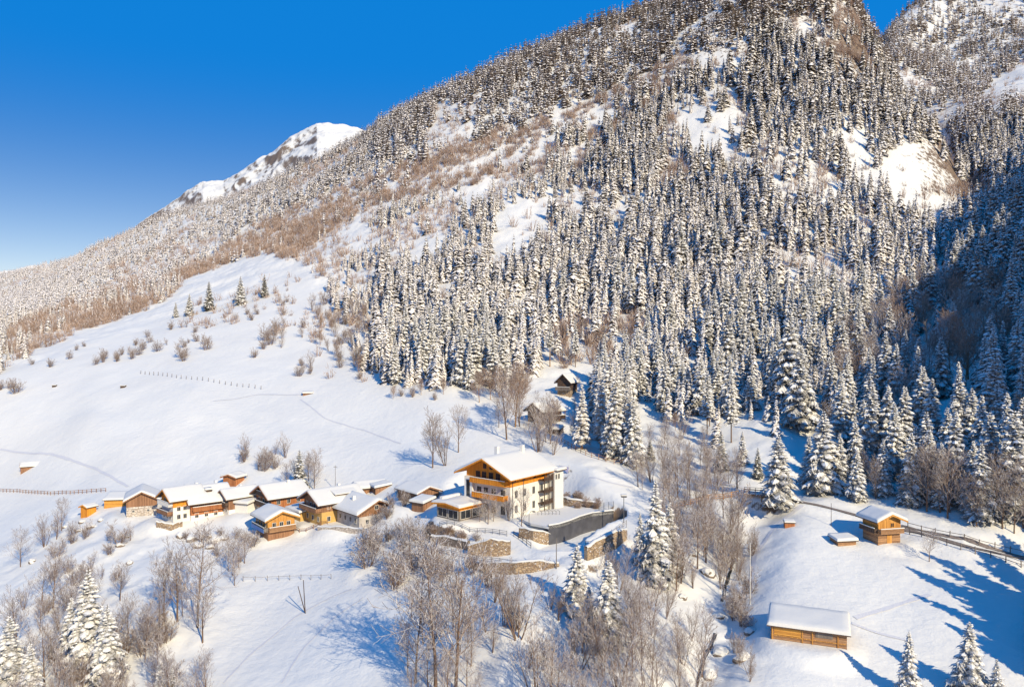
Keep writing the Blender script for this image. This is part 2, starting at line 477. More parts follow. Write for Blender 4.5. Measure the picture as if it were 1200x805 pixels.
def np_mesh(name, V, Fc, mats, mi=None, smooth=False):
    """V (n,3); Fc list of (k, m) int arrays (faces with m corners each)"""
    me = bpy.data.meshes.new(name)
    V = np.asarray(V, np.float32)
    me.vertices.add(len(V)); me.vertices.foreach_set('co', V.ravel())
    Fc = [np.asarray(f, np.int32) for f in Fc if len(f)]
    loops = np.concatenate([f.ravel() for f in Fc])
    tot = np.concatenate([np.full(len(f), f.shape[1], np.int32) for f in Fc])
    st = np.concatenate([[0], np.cumsum(tot)[:-1]]).astype(np.int32)
    me.loops.add(len(loops)); me.loops.foreach_set('vertex_index', loops)
    me.polygons.add(len(tot)); me.polygons.foreach_set('loop_start', st)
    try: me.polygons.foreach_set('loop_total', tot)
    except Exception: pass
    for m in mats: me.materials.append(m)
    if mi is not None: me.polygons.foreach_set('material_index', np.asarray(mi, np.int32))
    if smooth: me.polygons.foreach_set('use_smooth', np.ones(len(tot), bool))
    me.update(calc_edges=True)
    me.validate(verbose=False)
    return me

class MB:
    def __init__(s): s.v = []; s.f = []
    def add(s, vs, fs):
        k = len(s.v); s.v += [tuple(map(float, p)) for p in vs]; s.f += [tuple(i + k for i in f) for f in fs]; return s
    def box(s, x0, x1, y0, y1, z0, z1):
        v = [(x0, y0, z0), (x1, y0, z0), (x1, y1, z0), (x0, y1, z0), (x0, y0, z1), (x1, y0, z1), (x1, y1, z1), (x0, y1, z1)]
        return s.add(v, [(0, 3, 2, 1), (4, 5, 6, 7), (0, 1, 5, 4), (1, 2, 6, 5), (2, 3, 7, 6), (3, 0, 4, 7)])
    def prism(s, poly, axis, a, b):
        """poly in the plane across axis, extruded from a to b; axis 'y': poly=(x,z); 'x': poly=(y,z); 'z': poly=(x,y)"""
        def P(p, t): return {'y': (p[0], t, p[1]), 'x': (t, p[0], p[1]), 'z': (p[0], p[1], t)}[axis]
        n = len(poly)
        v = [P(p, a) for p in poly] + [P(p, b) for p in poly]
        return s.add(v, [tuple(range(n))[::-1], tuple(range(n, 2 * n))] + [(i, (i + 1) % n, n + (i + 1) % n, n + i) for i in range(n)])
    def tube(s, pts, r, n=6, caps=True):
        pts = [Vector(p) for p in pts]
        if not hasattr(r, '__len__'): r = [r] * len(pts)
        base = []
        for i, p in enumerate(pts):
            d = (pts[min(i + 1, len(pts) - 1)] - pts[max(i - 1, 0)]).normalized()
            up = Vector((0, 0, 1)) if abs(d.z) < 0.9 else Vector((1, 0, 0))
            e1 = d.cross(up).normalized(); e2 = e1.cross(d)
            for k in range(n):
                t = 2 * math.pi * k / n
                base.append(p + (e1 * math.cos(t) + e2 * math.sin(t)) * r[i])
        fs = []
        for i in range(len(pts) - 1):
            for k in range(n):
                fs.append((i * n + k, i * n + (k + 1) % n, (i + 1) * n + (k + 1) % n, (i + 1) * n + k))
        if caps:
            fs.append(tuple(range(n))[::-1]); fs.append(tuple((len(pts) - 1) * n + k for k in range(n)))
        return s.add(base, fs)
    def grid(s, fn, nu, nv):
        vs = [fn(i / nu, j / nv) for j in range(nv + 1) for i in range(nu + 1)]
        w = nu + 1
        return s.add(vs, [(j * w + i, j * w + i + 1, (j + 1) * w + i + 1, (j + 1) * w + i) for j in range(nv) for i in range(nu)])
    def build(s, name, mat, parent=None, smooth=False):
        me = bpy.data.meshes.new(name)
        me.from_pydata(s.v, [], s.f)
        me.materials.append(M[mat] if isinstance(mat, str) else mat)
        me.update()
        import bmesh
        b = bmesh.new(); b.from_mesh(me); bmesh.ops.recalc_face_normals(b, faces=b.faces); b.to_mesh(me); b.free()
        if smooth:
            for p in me.polygons: p.use_smooth = True
        return link(bpy.data.objects.new(name, me), parent)

def tag(o, label=None, cat=None, group=None, kind=None):
    if label: o['label'] = label
    if cat: o['category'] = cat
    if group: o['group'] = group
    if kind: o['kind'] = kind
    return o

def thing(name, label, cat, loc, rz=0.0, group=None, sc=1.0):
    o = bpy.data.objects.new(name, None)
    COL.objects.link(o)
    o.location = loc; o.rotation_euler = (0, 0, rz); o.scale = (sc, sc, sc)
    o.empty_display_size = 0.5
    return tag(o, label, cat, group)

def copy_tree(o, parent=None):
    c = o.copy(); COL.objects.link(c); c.parent = parent
    for ch in KIDS.get(o.name, ()):
        copy_tree(ch, c)
    return c
KIDS = {}
# ------------------------------------------------------------------ pads, gullies and roads are laid into the land first
def gpt(u, v, dz=0.0):
    x, y, z = hit(u, v); return (x, y, z + dz)

def gline(pix, n=6):
    """a polyline over the ground through pixels, subdivided"""
    P = [gpt(*p) for p in pix]
    out = []
    for i in range(len(P) - 1):
        for k in range(n):
            t = k / n
            out.append(tuple(P[i][j] * (1 - t) + P[i + 1][j] * t for j in range(3)))
    out.append(P[-1])
    return out

_g1 = [gpt(*p)[:2] for p in [(955, 500), (930, 560), (895, 588), (868, 640), (850, 690), (838, 740), (818, 800)]]
_g2 = [gpt(*p)[:2] for p in [(700, 640), (690, 700), (660, 760), (640, 805)]]
_road = [gpt(*p) for p in [(700, 548), (770, 572), (835, 574), (890, 578), (950, 590), (1010, 604), (1060, 620), (1130, 640), (1200, 655), (1290, 672)]]
_lane = [gpt(*p) for p in [(470, 625), (520, 643), (560, 652), (610, 660), (660, 660), (700, 648), (735, 626), (745, 606)]]
GULLIES += [(_g1, 6.5, 3.4), (_g2, 5.0, 2.0)]
ROADS += [(_road, 1.6, 3.0), (_lane, 1.6, 2.5)]

V_, F_ = None, None
def build_land():
    A, Yg = np.meshgrid(GA, GY)
    X = A * Yg
    Z = land(X, Yg)
    V = np.stack([X.ravel(), Yg.ravel(), Z.ravel()], 1)
    n, m = A.shape
    i = np.arange(n - 1)[:, None] * m + np.arange(m - 1)[None]
    Fq = np.stack([i, i + 1, i + m + 1, i + m], 2).reshape(-1, 4)
    me = np_mesh('snowy_hillside', V, [Fq], [M['ground']], smooth=True)
    o = link(bpy.data.objects.new('snowy_ground', me))
    tag(o, kind='structure')
    # visibility table: running max of slope along every ray
    T = (Z - CAMZ) / Yg
    return o, T

def ground_mat():
    m, nt, b = new_mat('ground')
    L = nt.links.new
    co = coords(nt)
    g = N(nt, 'ShaderNodeNewGeometry'); sp = N(nt, 'ShaderNodeSeparateXYZ'); L(g.outputs['Normal'], sp.inputs[0])
    n1 = N(nt, 'ShaderNodeTexNoise', Scale=0.35, Detail=10.0, Roughness=0.6); L(co, n1.inputs['Vector'])
    n2 = N(nt, 'ShaderNodeTexNoise', Scale=0.03, Detail=6.0); L(co, n2.inputs['Vector'])
    snow = ramp(nt, [(0.3, (0.74, 0.73, 0.70)), (0.7, (0.80, 0.79, 0.75))]); L(n2.outputs[0], snow.inputs[0])
    rock = ramp(nt, [(0.3, (0.13, 0.10, 0.08)), (0.7, (0.30, 0.22, 0.16))]); L(n1.outputs[0], rock.inputs[0])
    # bare rock and dead grass where the face is too steep to hold snow
    ma = N(nt, 'ShaderNodeMath', operation='MULTIPLY_ADD'); ma.inputs[1].default_value = 0.55
    L(n1.outputs[0], ma.inputs[0]); L(sp.outputs[2], ma.inputs[2])
    mr = N(nt, 'ShaderNodeMapRange'); mr.inputs['From Min'].default_value = 0.86; mr.inputs['From Max'].default_value = 0.93
    L(ma.outputs[0], mr.inputs['Value'])
    mix = N(nt, 'ShaderNodeMix', data_type='RGBA'); L(mr.outputs[0], mix.inputs[0])
    L(rock.outputs[0], mix.inputs[6]); L(snow.outputs[0], mix.inputs[7]); L(mix.outputs[2], b.inputs['Base Color'])
    n3 = N(nt, 'ShaderNodeTexNoise', Scale=0.45, Detail=9.0, Roughness=0.62); L(co, n3.inputs['Vector'])
    bp = N(nt, 'ShaderNodeBump', Strength=0.6, Distance=0.45); L(n3.outputs[0], bp.inputs['Height']); L(bp.outputs[0], b.inputs['Normal'])
    b.inputs['Roughness'].default_value = 0.7
    b.inputs['Specular IOR Level'].default_value = 0.2
    return m
M['ground'] = ground_mat()

# flat places under the buildings: (pixel of the middle of the footprint, flat radius, blend radius, dz)
def pad(u, v, r0, r1, dz=0.0):
    x, y, z = hit(u, v)
    PADS.append((x, y, z + dz, r0, r1)); return x, y, z + dz
HOTEL = pad(597, 607, 3, 4)            # near corner of the hotel
PADS.clear()
HZ = HOTEL[2]
def onplane(u, v, z):
    a, t = px(u, v)
    y = (z - CAMZ) / t
    return float(a * y), float(y)
_hc = onplane(600, 592, HZ)
_dc = onplane(662, 603, HZ)
_tw = [(650, 644), (661, 639), (673, 634), (686, 629), (700, 624), (711, 621)]
PADS += [(_hc[0], _hc[1] + 3, HZ, 12.5, 21), (_dc[0], _dc[1] + 2, HZ, 8.5, 14)]
for (u_, v_, r0, r1, dz) in [(303, 598, 5, 10, 0), (363, 608, 5, 10, 0), (412, 612, 6, 11, 0), (316, 626, 3.5, 8, 0), (232, 600, 6, 10, 0), (200, 608, 5, 9, 0), (158, 600, 5, 9, 0),
                             (640, 492, 4, 9, 0), (668, 458, 3, 7, 0), (1040, 632, 3, 7, 0), (946, 748, 5, 9, 0), (538, 606, 5, 8, 0), (262, 598, 4, 8, 0), (482, 590, 4, 9, 0)]:
    pad(u_, v_, r0, r1, dz)

for p in _tw:                          # the ground drops outside the terrace wall
    x, y = onplane(*p, HZ - 3.4)
    PADS.append((x, y, HZ - 3.4, 3.0, 4.8))
# ------------------------------------------------------------------ a hill added out of view, shaped to keep the sun off the ravine
def build_shade_hill():
    s = np.linspace(0, 460, 90)
    n = np.linspace(163, 1250, 160)
    S_, N_ = np.meshgrid(s, n)
    S_ = S_ - 0.465 * N_ + 9
    X = SUN_DIR.x * S_ + 0.854 * N_; Y = SUN_DIR.y * S_ + 0.52 * N_
    base = np.interp(N_, [168, 185, 218, 267, 338, 436, 567, 785, 1068, 1250], [4, 15, 29, 48, 76, 111, 150, 240, 380, 430]) - 8
    rise = np.minimum((S_ + 0.465 * N_ - 9) * 0.75, 150 - np.clip((N_ - 430) * 0.35, 0, 120))
    k = np.clip((N_ - 163) / 14, 0, 1)
    Z = (base + rise) * k - 30 * (1 - k)
    Z = Z + fbm(X, Y, 55, 31, 4) * 22 * k * np.clip((S_ + 0.465 * N_ - 9) / 40, 0.15, 1)
    n0, m = S_.shape
    i = np.arange(n0 - 1)[:, None] * m + np.arange(m - 1)[None]
    Fq = np.stack([i, i + 1, i + m + 1, i + m], 2).reshape(-1, 4)
    me = np_mesh('shade_hill', np.stack([X.ravel(), Y.ravel(), Z.ravel()], 1), [Fq], [M['ground']], smooth=True)
    tag(link(bpy.data.objects.new('shade_hill', me)), kind='structure')
build_shade_hill()

# ------------------------------------------------------------------ spruces
def spruce_parts(seed, H=20.0, R=3.0, bare_to=0.05, load=0.85):
    r = random.Random(seed)
    nv, nf, sv, sf = [], [], [], []
    def addf(V, Fl, pts, faces):
        k = len(V); V += pts; Fl += [tuple(i + k for i in f) for f in faces]
    z = H * bare_to + 0.3
    while z < H * 0.985:
        f = z / H
        Lr = R * ((1 - f) ** 0.8) * (0.6 + 0.4 * min(1, (f - bare_to) * 9)) + 0.16
        nb = max(4, int(9 - 4 * f))
        ph0 = r.random() * 6.28
        for b in range(nb):
            if r.random() < 0.08: continue
            ph = ph0 + b * 6.283 / nb + r.uniform(-.28, .28)
            L = Lr * r.uniform(0.62, 1.16)
            z0 = z + r.uniform(-.22, .22)
            c, s_ = math.cos(ph), math.sin(ph)
            up = r.uniform(0.0, 0.18) if f < 0.75 else 0.35
            dr = r.uniform(0.45, 0.72) * (1 - 0.5 * f)
            w0 = L * r.uniform(0.20, 0.30) + 0.08
            S = (0.08, 0.38, 0.72, 1.0)
            sp = [(L * t, z0 + L * (up * t - dr * t * t)) for t in S]
            W = (w0 * 0.45, w0, w0 * 0.8, w0 * 0.08)
            pts = []
            for (rr, zz), w in zip(sp, W):
                pts += [(c * rr - s_ * w, s_ * rr + c * w, zz - w * 0.55 - 0.04), (c * rr, s_ * rr, zz), (c * rr + s_ * w, s_ * rr - c * w, zz - w * 0.55 - 0.04)]
            faces = []
            for i in range(3):
                a = i * 3
                faces += [(a, a + 1, a + 4, a + 3), (a + 1, a + 2, a + 5, a + 4)]
            addf(nv, nf, pts, faces)
            for t in (0.3, 0.5, 0.68, 0.86):       # side twigs: a ragged outline
                rr = L * t; zz = z0 + L * (up * t - dr * t * t)
                for sd_ in (-1, 1):
                    w = w0 * r.uniform(1.1, 1.9) * (1.15 - 0.5 * t)
                    fw = L * r.uniform(0.10, 0.24)
                    addf(nv, nf, [(c * (rr - .1 * L), s_ * (rr - .1 * L), zz), (c * (rr + .05 * L), s_ * (rr + .05 * L), zz - .05),
                                  (c * (rr + fw) - s_ * w * sd_, s_ * (rr + fw) + c * w * sd_, zz - w * r.uniform(.5, .9))], [(0, 1, 2)])
            if r.random() < load:                   # the snow lying on this branch
                lift = 0.07 + 0.05 * r.random() + 0.02 * L
                pts = []
                t0 = r.uniform(0.12, 0.35); t1 = r.uniform(0.86, 1.0)
                for i, (t, wk) in enumerate(zip((t0, t0 * .6 + t1 * .4, t0 * .25 + t1 * .75, t1), (0.25, r.uniform(.5, .95), r.uniform(.4, .85), 0.10))):
                    rr = L * t; zz = z0 + L * (up * t - dr * t * t); w = w0 * wk
                    pts += [(c * rr - s_ * w, s_ * rr + c * w, zz - w * 0.5 + 0.01), (c * rr, s_ * rr, zz + lift * (0.4 + wk)), (c * rr + s_ * w, s_ * rr - c * w, zz - w * 0.5 + 0.01)]
                faces = []
                for i in range(3):
                    a = i * 3
                    faces += [(a, a + 1, a + 4, a + 3), (a + 1, a + 2, a + 5, a + 4)]
                addf(sv, sf, pts, faces)
                if r.random() < 0.6:
                    t = r.uniform(.4, .8); rr = L * t; zz = z0 + L * (up * t - dr * t * t); sd_ = r.choice((-1, 1)); w = w0 * 1.2
                    q = r.uniform(.12, .22) + .03 * L
                    ox, oy = c * rr - s_ * w * sd_, s_ * rr + c * w * sd_
                    addf(sv, sf, [(ox - q, oy - q * .6, zz - w * .5), (ox + q, oy - q * .6, zz - w * .5), (ox, oy + q, zz - w * .5), (ox, oy, zz - w * .5 + q * .9)], [(0, 1, 3), (1, 2, 3), (2, 0, 3)])
        z += max(0.30, (0.62 - 0.25 * f) * H / 20) * r.uniform(.85, 1.15)
    # leader
    addf(nv, nf, [(-.09, 0, H * .95), (.09, 0, H * .95), (0, 0, H + .5), (0, .09, H * .95)], [(0, 1, 2), (1, 3, 2), (3, 0, 2)])
    return nv, nf, sv, sf

def mesh_from(name, V, Fl, mat, smooth=False):
    me = bpy.data.meshes.new(name); me.from_pydata(V, [], Fl); me.materials.append(M[mat]); me.update()
    if smooth:
        for p in me.polygons: p.use_smooth = True
    return me

def trunk_mesh(H, r0, seed, mat, lean=0.0):
    mb = MB(); r = random.Random(seed)
    pts = [(lean * H * t * t + r.uniform(-.05, .05), r.uniform(-.05, .05), -1.6 + (H + 1.2) * t) for t in (0, .1, .3, .6, 1)]
    mb.tube(pts, [r0 * 1.25, r0, r0 * .8, r0 * .5, .03], 7)
    me = bpy.data.meshes.new('trunk'); me.from_pydata(mb.v, [], mb.f); me.materials.append(M[mat]); me.update()
    return me

SPR = []
for i, (H, R, bt, ld, nm, tk) in enumerate([
        (20, 4.1, .04, .92, 'needles', 'bark'), (20, 4.7, .05, .88, 'needles', 'bark'), (20, 3.6, .06, .9, 'needles', 'bark'), (20, 4.3, .03, .72, 'needles', 'bark'),
        (20, 3.4, .42, .85, 'needles', 'warm_bark'), (20, 4.0, .05, .5, 'needles_clean', 'bark'), (20, 5.0, .04, .78, 'needles', 'bark'), (20, 3.3, .30, .88, 'needles', 'bark'),
        (20, 3.2, .12, .80, 'brown_needles', 'warm_bark'), (20, 2.7, .22, .78, 'brown_needles', 'warm_bark')]):
    nv, nf, sv, sf = spruce_parts(100 + i, H, R, bt, ld)
    SPR.append((mesh_from('spruce_crown', nv, nf, nm), mesh_from('spruce_snow', sv, sf, 'tree_snow'), trunk_mesh(H * .98, .2, i, tk)))

N_SPRUCE = 0
def add_spruce(x, y, z, H, var, rot, group='snow laden spruces', name='spruce', wide=1.0):
    """one spruce: Empty > trunk, crown (> branch snow)"""
    global N_SPRUCE
    e = bpy.data.objects.new(name, None); COL.objects.link(e)
    e.location = (x, y, z); e.rotation_euler = (0, 0, rot)
    s = H / 20.0
    e.scale = (s * wide, s * wide, s)
    cr, sn, tr = SPR[var]
    t = link(bpy.data.objects.new('trunk', tr), e)
    c = link(bpy.data.objects.new('crown', cr), e)
    link(bpy.data.objects.new('branch_snow', sn), c)
    if group: e['group'] = group
    e['category'] = 'spruce'
    N_SPRUCE += 1
    return e

# ------------------------------------------------------------------ bare broadleaved trees
def seg_tubes(segs, n=3):
    """segs (k, 8): p0, p1, r0, r1 -> 3-sided tubes, vectorised"""
    S = np.array(segs, float)
    p0, p1, r0, r1 = S[:, :3], S[:, 3:6], S[:, 6], S[:, 7]
    d = p1 - p0; d /= np.linalg.norm(d, axis=1)[:, None] + 1e-9
    up = np.where(np.abs(d[:, 2:3]) < .9, np.array([[0, 0, 1.]]), np.array([[1., 0, 0]]))
    e1 = np.cross(d, up); e1 /= np.linalg.norm(e1, axis=1)[:, None]; e2 = np.cross(e1, d)
    V = []
    for k in range(n):
        t = 2 * math.pi * k / n + 0.5
        V.append(p0 + (e1 * math.cos(t) + e2 * math.sin(t)) * r0[:, None])
    for k in range(n):
        t = 2 * math.pi * k / n + 0.5
        V.append(p1 + (e1 * math.cos(t) + e2 * math.sin(t)) * r1[:, None])
    V = np.stack(V, 1).reshape(-1, 3)
    b = np.arange(len(S))[:, None] * 2 * n
    F_ = np.concatenate([b + np.array([[k, (k + 1) % n, n + (k + 1) % n, n + k]]) for k in range(n)], 0)
    return V, F_

def bare_segs(seed, H, stems=1, spread=0.5, levels=3, twig=0.016, crown0=0.22, counts=(15, 8, 5)):
    r = random.Random(seed)
    trunk, crown = [], []
    def line(p, d, L, rad, steps, wob, lift, out):
        P = [(p, rad)]
        for i in range(steps):
            d = Vector((d.x + r.uniform(-wob, wob), d.y + r.uniform(-wob, wob), d.z + r.uniform(-wob * .4, wob) + lift)).normalized()
            q = p + d * (L / steps)
            r1 = max(rad * (1 - .85 * (i + 1) / steps), twig)
            out.append((*p, *q, P[-1][1], r1)); p = q; P.append((p, r1))
        return P
    def grow(p, d, L, rad, lev):
        steps = (6, 4, 3, 2)[min(lev, 3)]
        P = line(p, d, L, rad, steps, .12 if lev else .06, .10 if lev else 0.02, trunk if lev == 0 else crown)
        if lev >= levels: return
        n = counts[lev] if stems == 1 or lev else max(5, counts[0] // 2)
        for k in range(n):
            f = (crown0 if lev == 0 else .15) + (1 - (crown0 if lev == 0 else .15)) * (k + r.random()) / n
            x = f * steps; i = min(int(x), steps - 1); t = x - i
            pp = P[i][0].lerp(P[i + 1][0], t); dd = (P[i + 1][0] - P[i][0]).normalized()
            az = k * 2.4 + r.uniform(-.5, .5); tilt = spread * r.uniform(.75, 1.35)
            e1 = dd.cross(Vector((0.3, 0.1, 1) if abs(dd.z) < .8 else (1, 0, 0))).normalized(); e2 = dd.cross(e1)
            nd = (dd * math.cos(tilt) + (e1 * math.cos(az) + e2 * math.sin(az)) * math.sin(tilt)).normalized()
            grow(pp, nd, L * r.uniform(.40, .62) * (1.15 - .6 * f) * (1 if lev == 0 else .95), max(P[i][1] * .5, twig), lev + 1)
    for s in range(stems):
        az = r.random() * 6.283
        t = 0.0 if stems == 1 else r.uniform(.1, .42)
        d = Vector((math.cos(az) * t, math.sin(az) * t, 1)).normalized()
        grow(Vector((math.cos(az) * t * .6, math.sin(az) * t * .6, -0.8)), d, H * (1 if s == 0 else r.uniform(.6, .95)), (H * .014 + .03) / (1 if stems == 1 else 1.5), 0)
    return trunk, crown

BARE = []
def mk_bare(seed, H, stems, spread, counts, twig, tk='bark', tw='twig', c0=.22):
    a, b = bare_segs(seed, H, stems, spread, 3, twig, c0, counts)
    V1, F1 = seg_tubes(a, 5); V2, F2 = seg_tubes(b, 3)
    m1 = np_mesh('bare_trunk', V1, [F1], [M[tk]], smooth=True); m2 = np_mesh('bare_crown', V2, [F2], [M[tw]])
    return m1, m2, H
for i in range(5): BARE.append(mk_bare(300 + i, 12.0, 1, .62, (17, 8, 5), .020))            # 0-4 single stem
for i in range(3): BARE.append(mk_bare(320 + i, 12.0, 4, .50, (14, 6, 4), .020, c0=.15))    # 5-7 several stems
for i in range(3): BARE.append(mk_bare(340 + i, 5.0, 8, .60, (12, 5, 4), .016, 'bark', 'twig', .1))   # 8-10 bushes
for i in range(2): BARE.append(mk_bare(360 + i, 12.0, 1, .66, (22, 10, 6), .026, 'warm_bark', 'scrub'))  # 11-12 brown
BARE.append(mk_bare(371, 14.0, 1, .85, (16, 9, 6), .022, c0=.25))                            # 13 spreading crown

BARE.append(mk_bare(390, 5.0, 9, .62, (14, 7, 4), .022, 'warm_bark', 'scrub', .06))            # 14 brown hedge shrub

def add_bare(x, y, z, H, var, rot, name='bare_tree', cat='bare tree', group=None, wide=1.0):
    m1, m2, h0 = BARE[var]
    e = bpy.data.objects.new(name, None); COL.objects.link(e)
    e.location = (x, y, z); e.rotation_euler = (0, 0, rot); s = H / h0; e.scale = (s * wide, s * wide, s)
    link(bpy.data.objects.new('trunk' if name == 'bare_tree' else 'stem', m1), e)
    link(bpy.data.objects.new('crown' if name == 'bare_tree' else 'twigs', m2), e)
    e['category'] = cat
    if group: e['group'] = group
    return e

# ------------------------------------------------------------------ the far woods: templates merged into one mesh
def far_template(seed, whorls, nb, bend, R=0.19, bare=0.04):
    r = random.Random(seed); V, Fq = [], []
    for k in range(whorls):
        f = bare + (1 - bare) * (k + r.uniform(-.2, .2)) / whorls
        f = max(f, bare)
        Lr = R * (1 - f) ** 0.8 + 0.012
        ph0 = r.random() * 6.28
        n = max(4, int(nb * (1 - 0.35 * f)))
        for b in range(n):
            ph = ph0 + b * 6.283 / n + r.uniform(-.3, .3); L = Lr * r.uniform(.65, 1.2)
            c, s = math.cos(ph), math.sin(ph); w = L * r.uniform(.34, .5); z0 = f + r.uniform(-.01, .015)
            dz = L * r.uniform(.5, .95)
            a = len(V)
            if bend:
                V += [(0, 0, z0), (c * L * .5 - s * w, s * L * .5 + c * w, z0 - dz * .35 - w * .3), (c * L * .55, s * L * .55, z0 - dz * .2), (c * L * .5 + s * w, s * L * .5 - c * w, z0 - dz * .35 - w * .3), (c * L, s * L, z0 - dz)]
                Fq += [(a, a + 1, a + 4, a + 2), (a, a + 2, a + 4, a + 3)]
            else:
                V += [(0, 0, z0), (c * L * .55 - s * w, s * L * .55 + c * w, z0 - dz * .45), (c * L, s * L, z0 - dz), (c * L * .55 + s * w, s * L * .55 - c * w, z0 - dz * .45)]
                Fq += [(a, a + 1, a + 2, a + 3)]
    a = len(V)   # top and stem
    V += [(-.006, 0, -.05), (.006, 0, -.05), (0, 0, 1.02), (0, .006, -.05)]
    Fq += [(a, a + 1, a + 2, a + 2), (a + 1, a + 3, a + 2, a + 2)]
    return np.array(V), np.array(Fq)

def scrub_template(seed, n):
    """a leafless shrub: arching stems with side twigs, uneven outline"""
    r = random.Random(seed); V, Ft = [], []
    def blade(p, q, w):
        az2 = r.random() * 3.14; wv = Vector((math.cos(az2) * w, math.sin(az2) * w, 0))
        a = len(V); V.extend([tuple(p - wv), tuple(p + wv), tuple(q)]); Ft.append((a, a + 1, a + 2))
    for k in range(n // 4):
        az = r.random() * 6.283; t = r.uniform(0, .75); L = r.uniform(.45, 1.05) * (1.05 - .5 * t)
        d = Vector((math.cos(az) * t, math.sin(az) * t, 1)).normalized()
        p = Vector((math.cos(az), math.sin(az), 0)) * r.uniform(0, .2) - Vector((0, 0, .05)); q = p + d * L
        blade(p, q, .015)
        for j in range(4):
            f = r.uniform(.25, .9); m = p.lerp(q, f); az3 = r.random() * 6.283
            e = (d + Vector((math.cos(az3), math.sin(az3), r.uniform(-.1, .6))) * .7).normalized()
            blade(m, m + e * L * r.uniform(.18, .48), .014)
    return np.array(V), np.array(Ft)

def merge_trees(templates, which, P, Hh, Wd, rot):
    Vs, Fs, k = [], [], 0
    for ti, (TV, TF) in enumerate(templates):
        idx = np.where(which == ti)[0]
        if not len(idx): continue
        c, s = np.cos(rot[idx]), np.sin(rot[idx]); w = (Hh[idx] * Wd[idx])[:, None]
        lean = rng.normal(0, .028, (len(idx), 2)) * Hh[idx][:, None]
        x = (TV[None, :, 0] * c[:, None] - TV[None, :, 1] * s[:, None]) * w + P[idx, 0:1] + TV[None, :, 2] * lean[:, :1]
        y = (TV[None, :, 0] * s[:, None] + TV[None, :, 1] * c[:, None]) * w + P[idx, 1:2]
        z = TV[None, :, 2] * Hh[idx][:, None] + P[idx, 2:3]
        Vs.append(np.stack([x, y, z], 2).reshape(-1, 3))
        f = TF[None] + (k + np.arange(len(idx)) * len(TV))[:, None, None]
        Fs.append(f.reshape(-1, TF.shape[1])); k += len(idx) * len(TV)
    return np.concatenate(Vs), np.concatenate(Fs)
# ------------------------------------------------------------------ where the woods stand (regions of the slope, read off the photograph)
FOREST = soft_mask([[(-300, 540), (-100, 470), (0, 436), (60, 408), (130, 380), (190, 352), (240, 318), (300, 300), (345, 305), (385, 330), (418, 420), (450, 452),
                     (560, 458), (640, 462), (650, 480), (720, 535), (760, 545), (820, 545), (870, 570), (925, 560), (960, 570),
                     (1010, 585), (1100, 596), (1200, 620), (1500, 620), (1600, -400), (-400, -400)]], 1)
SPARSE = soft_mask([[(180, 335), (300, 275), (400, 215), (470, 225), (600, 190), (690, 190), (700, 240), (650, 290), (590, 320), (500, 300), (440, 330),
                     (440, 420), (330, 330), (240, 340)],
                    [(800, 120), (860, 100), (880, 170), (830, 190), (790, 170)]], 3)
OPEN = soft_mask([[(590, 235), (660, 225), (655, 262), (610, 300), (570, 290)], [(405, 245), (430, 250), (435, 300), (412, 300)], [(470, 285), (520, 275), (520, 300), (480, 320)],
                  [(800, 135), (862, 128), (865, 178), (820, 190)], [(1035, 175), (1095, 165), (1135, 225), (1120, 262), (1050, 262), (1030, 225)],
                  [(1150, 110), (1200, 75), (1260, 60), (1260, 100), (1165, 135)], [(540, 218), (580, 205), (575, 240), (545, 245)], [(985, 130), (1010, 160), (1035, 215), (1020, 230), (985, 180)],
                  [(935, 470), (975, 470), (960, 560), (900, 600), (900, 560)], [(1000, 570), (1100, 565), (1210, 600), (1210, 640), (1000, 600)],
                  [(1100, 150), (1112, 150), (1122, 200), (1105, 195)], [(500, 330), (540, 330), (540, 360), (505, 360)], [(690, 415), (722, 415), (722, 445), (690, 445)],
                  [(750, 470), (800, 500), (870, 560), (800, 560), (745, 530)], [(600, 452), (640, 438), (690, 440), (690, 480), (690, 525), (620, 525), (590, 470)]], 1)
BROWN = soft_mask([[(0, 445), (0, 388), (60, 360), (140, 338), (220, 320), (300, 262), (420, 212), (520, 175), (600, 150), (700, 118), (790, 68), (890, 52), (885, 76), (800, 100), (720, 155), (690, 200),
                    (600, 205), (560, 215), (440, 240), (380, 280), (310, 318), (250, 352), (190, 376), (100, 408), (50, 425)],
                   [(900, 30), (1000, 0), (1030, 90), (960, 60)], [(1100, 220), (1160, 210), (1165, 255), (1120, 250)], [(780, 140), (800, 110), (800, 230), (770, 230)],
                   [(640, 380), (750, 370), (740, 440), (650, 450)]], 2)
BARES = soft_mask([[(955, 430), (1000, 370), (1060, 330), (1180, 290), (1190, 420), (1120, 480), (1050, 470), (990, 470)], [(1070, 560), (1090, 480), (1200, 470), (1230, 620), (1100, 600)]], 1)
TALLTRUNK = soft_mask([[(610, 470), (650, 385), (760, 365), (760, 440), (690, 430), (650, 470)]], 0)

def visible(x, y, ztop):
    a = x / y; t = (ztop - CAMZ) / y
    ia = np.clip(np.searchsorted(GA, a), 0, len(GA) - 1)
    iy = np.clip(np.searchsorted(GY, y) - 3, 0, len(GY) - 1)
    return t > TMAX[iy, ia]

GROUND, TVIS = build_land()
TMAX = np.maximum.accumulate(TVIS, axis=0)

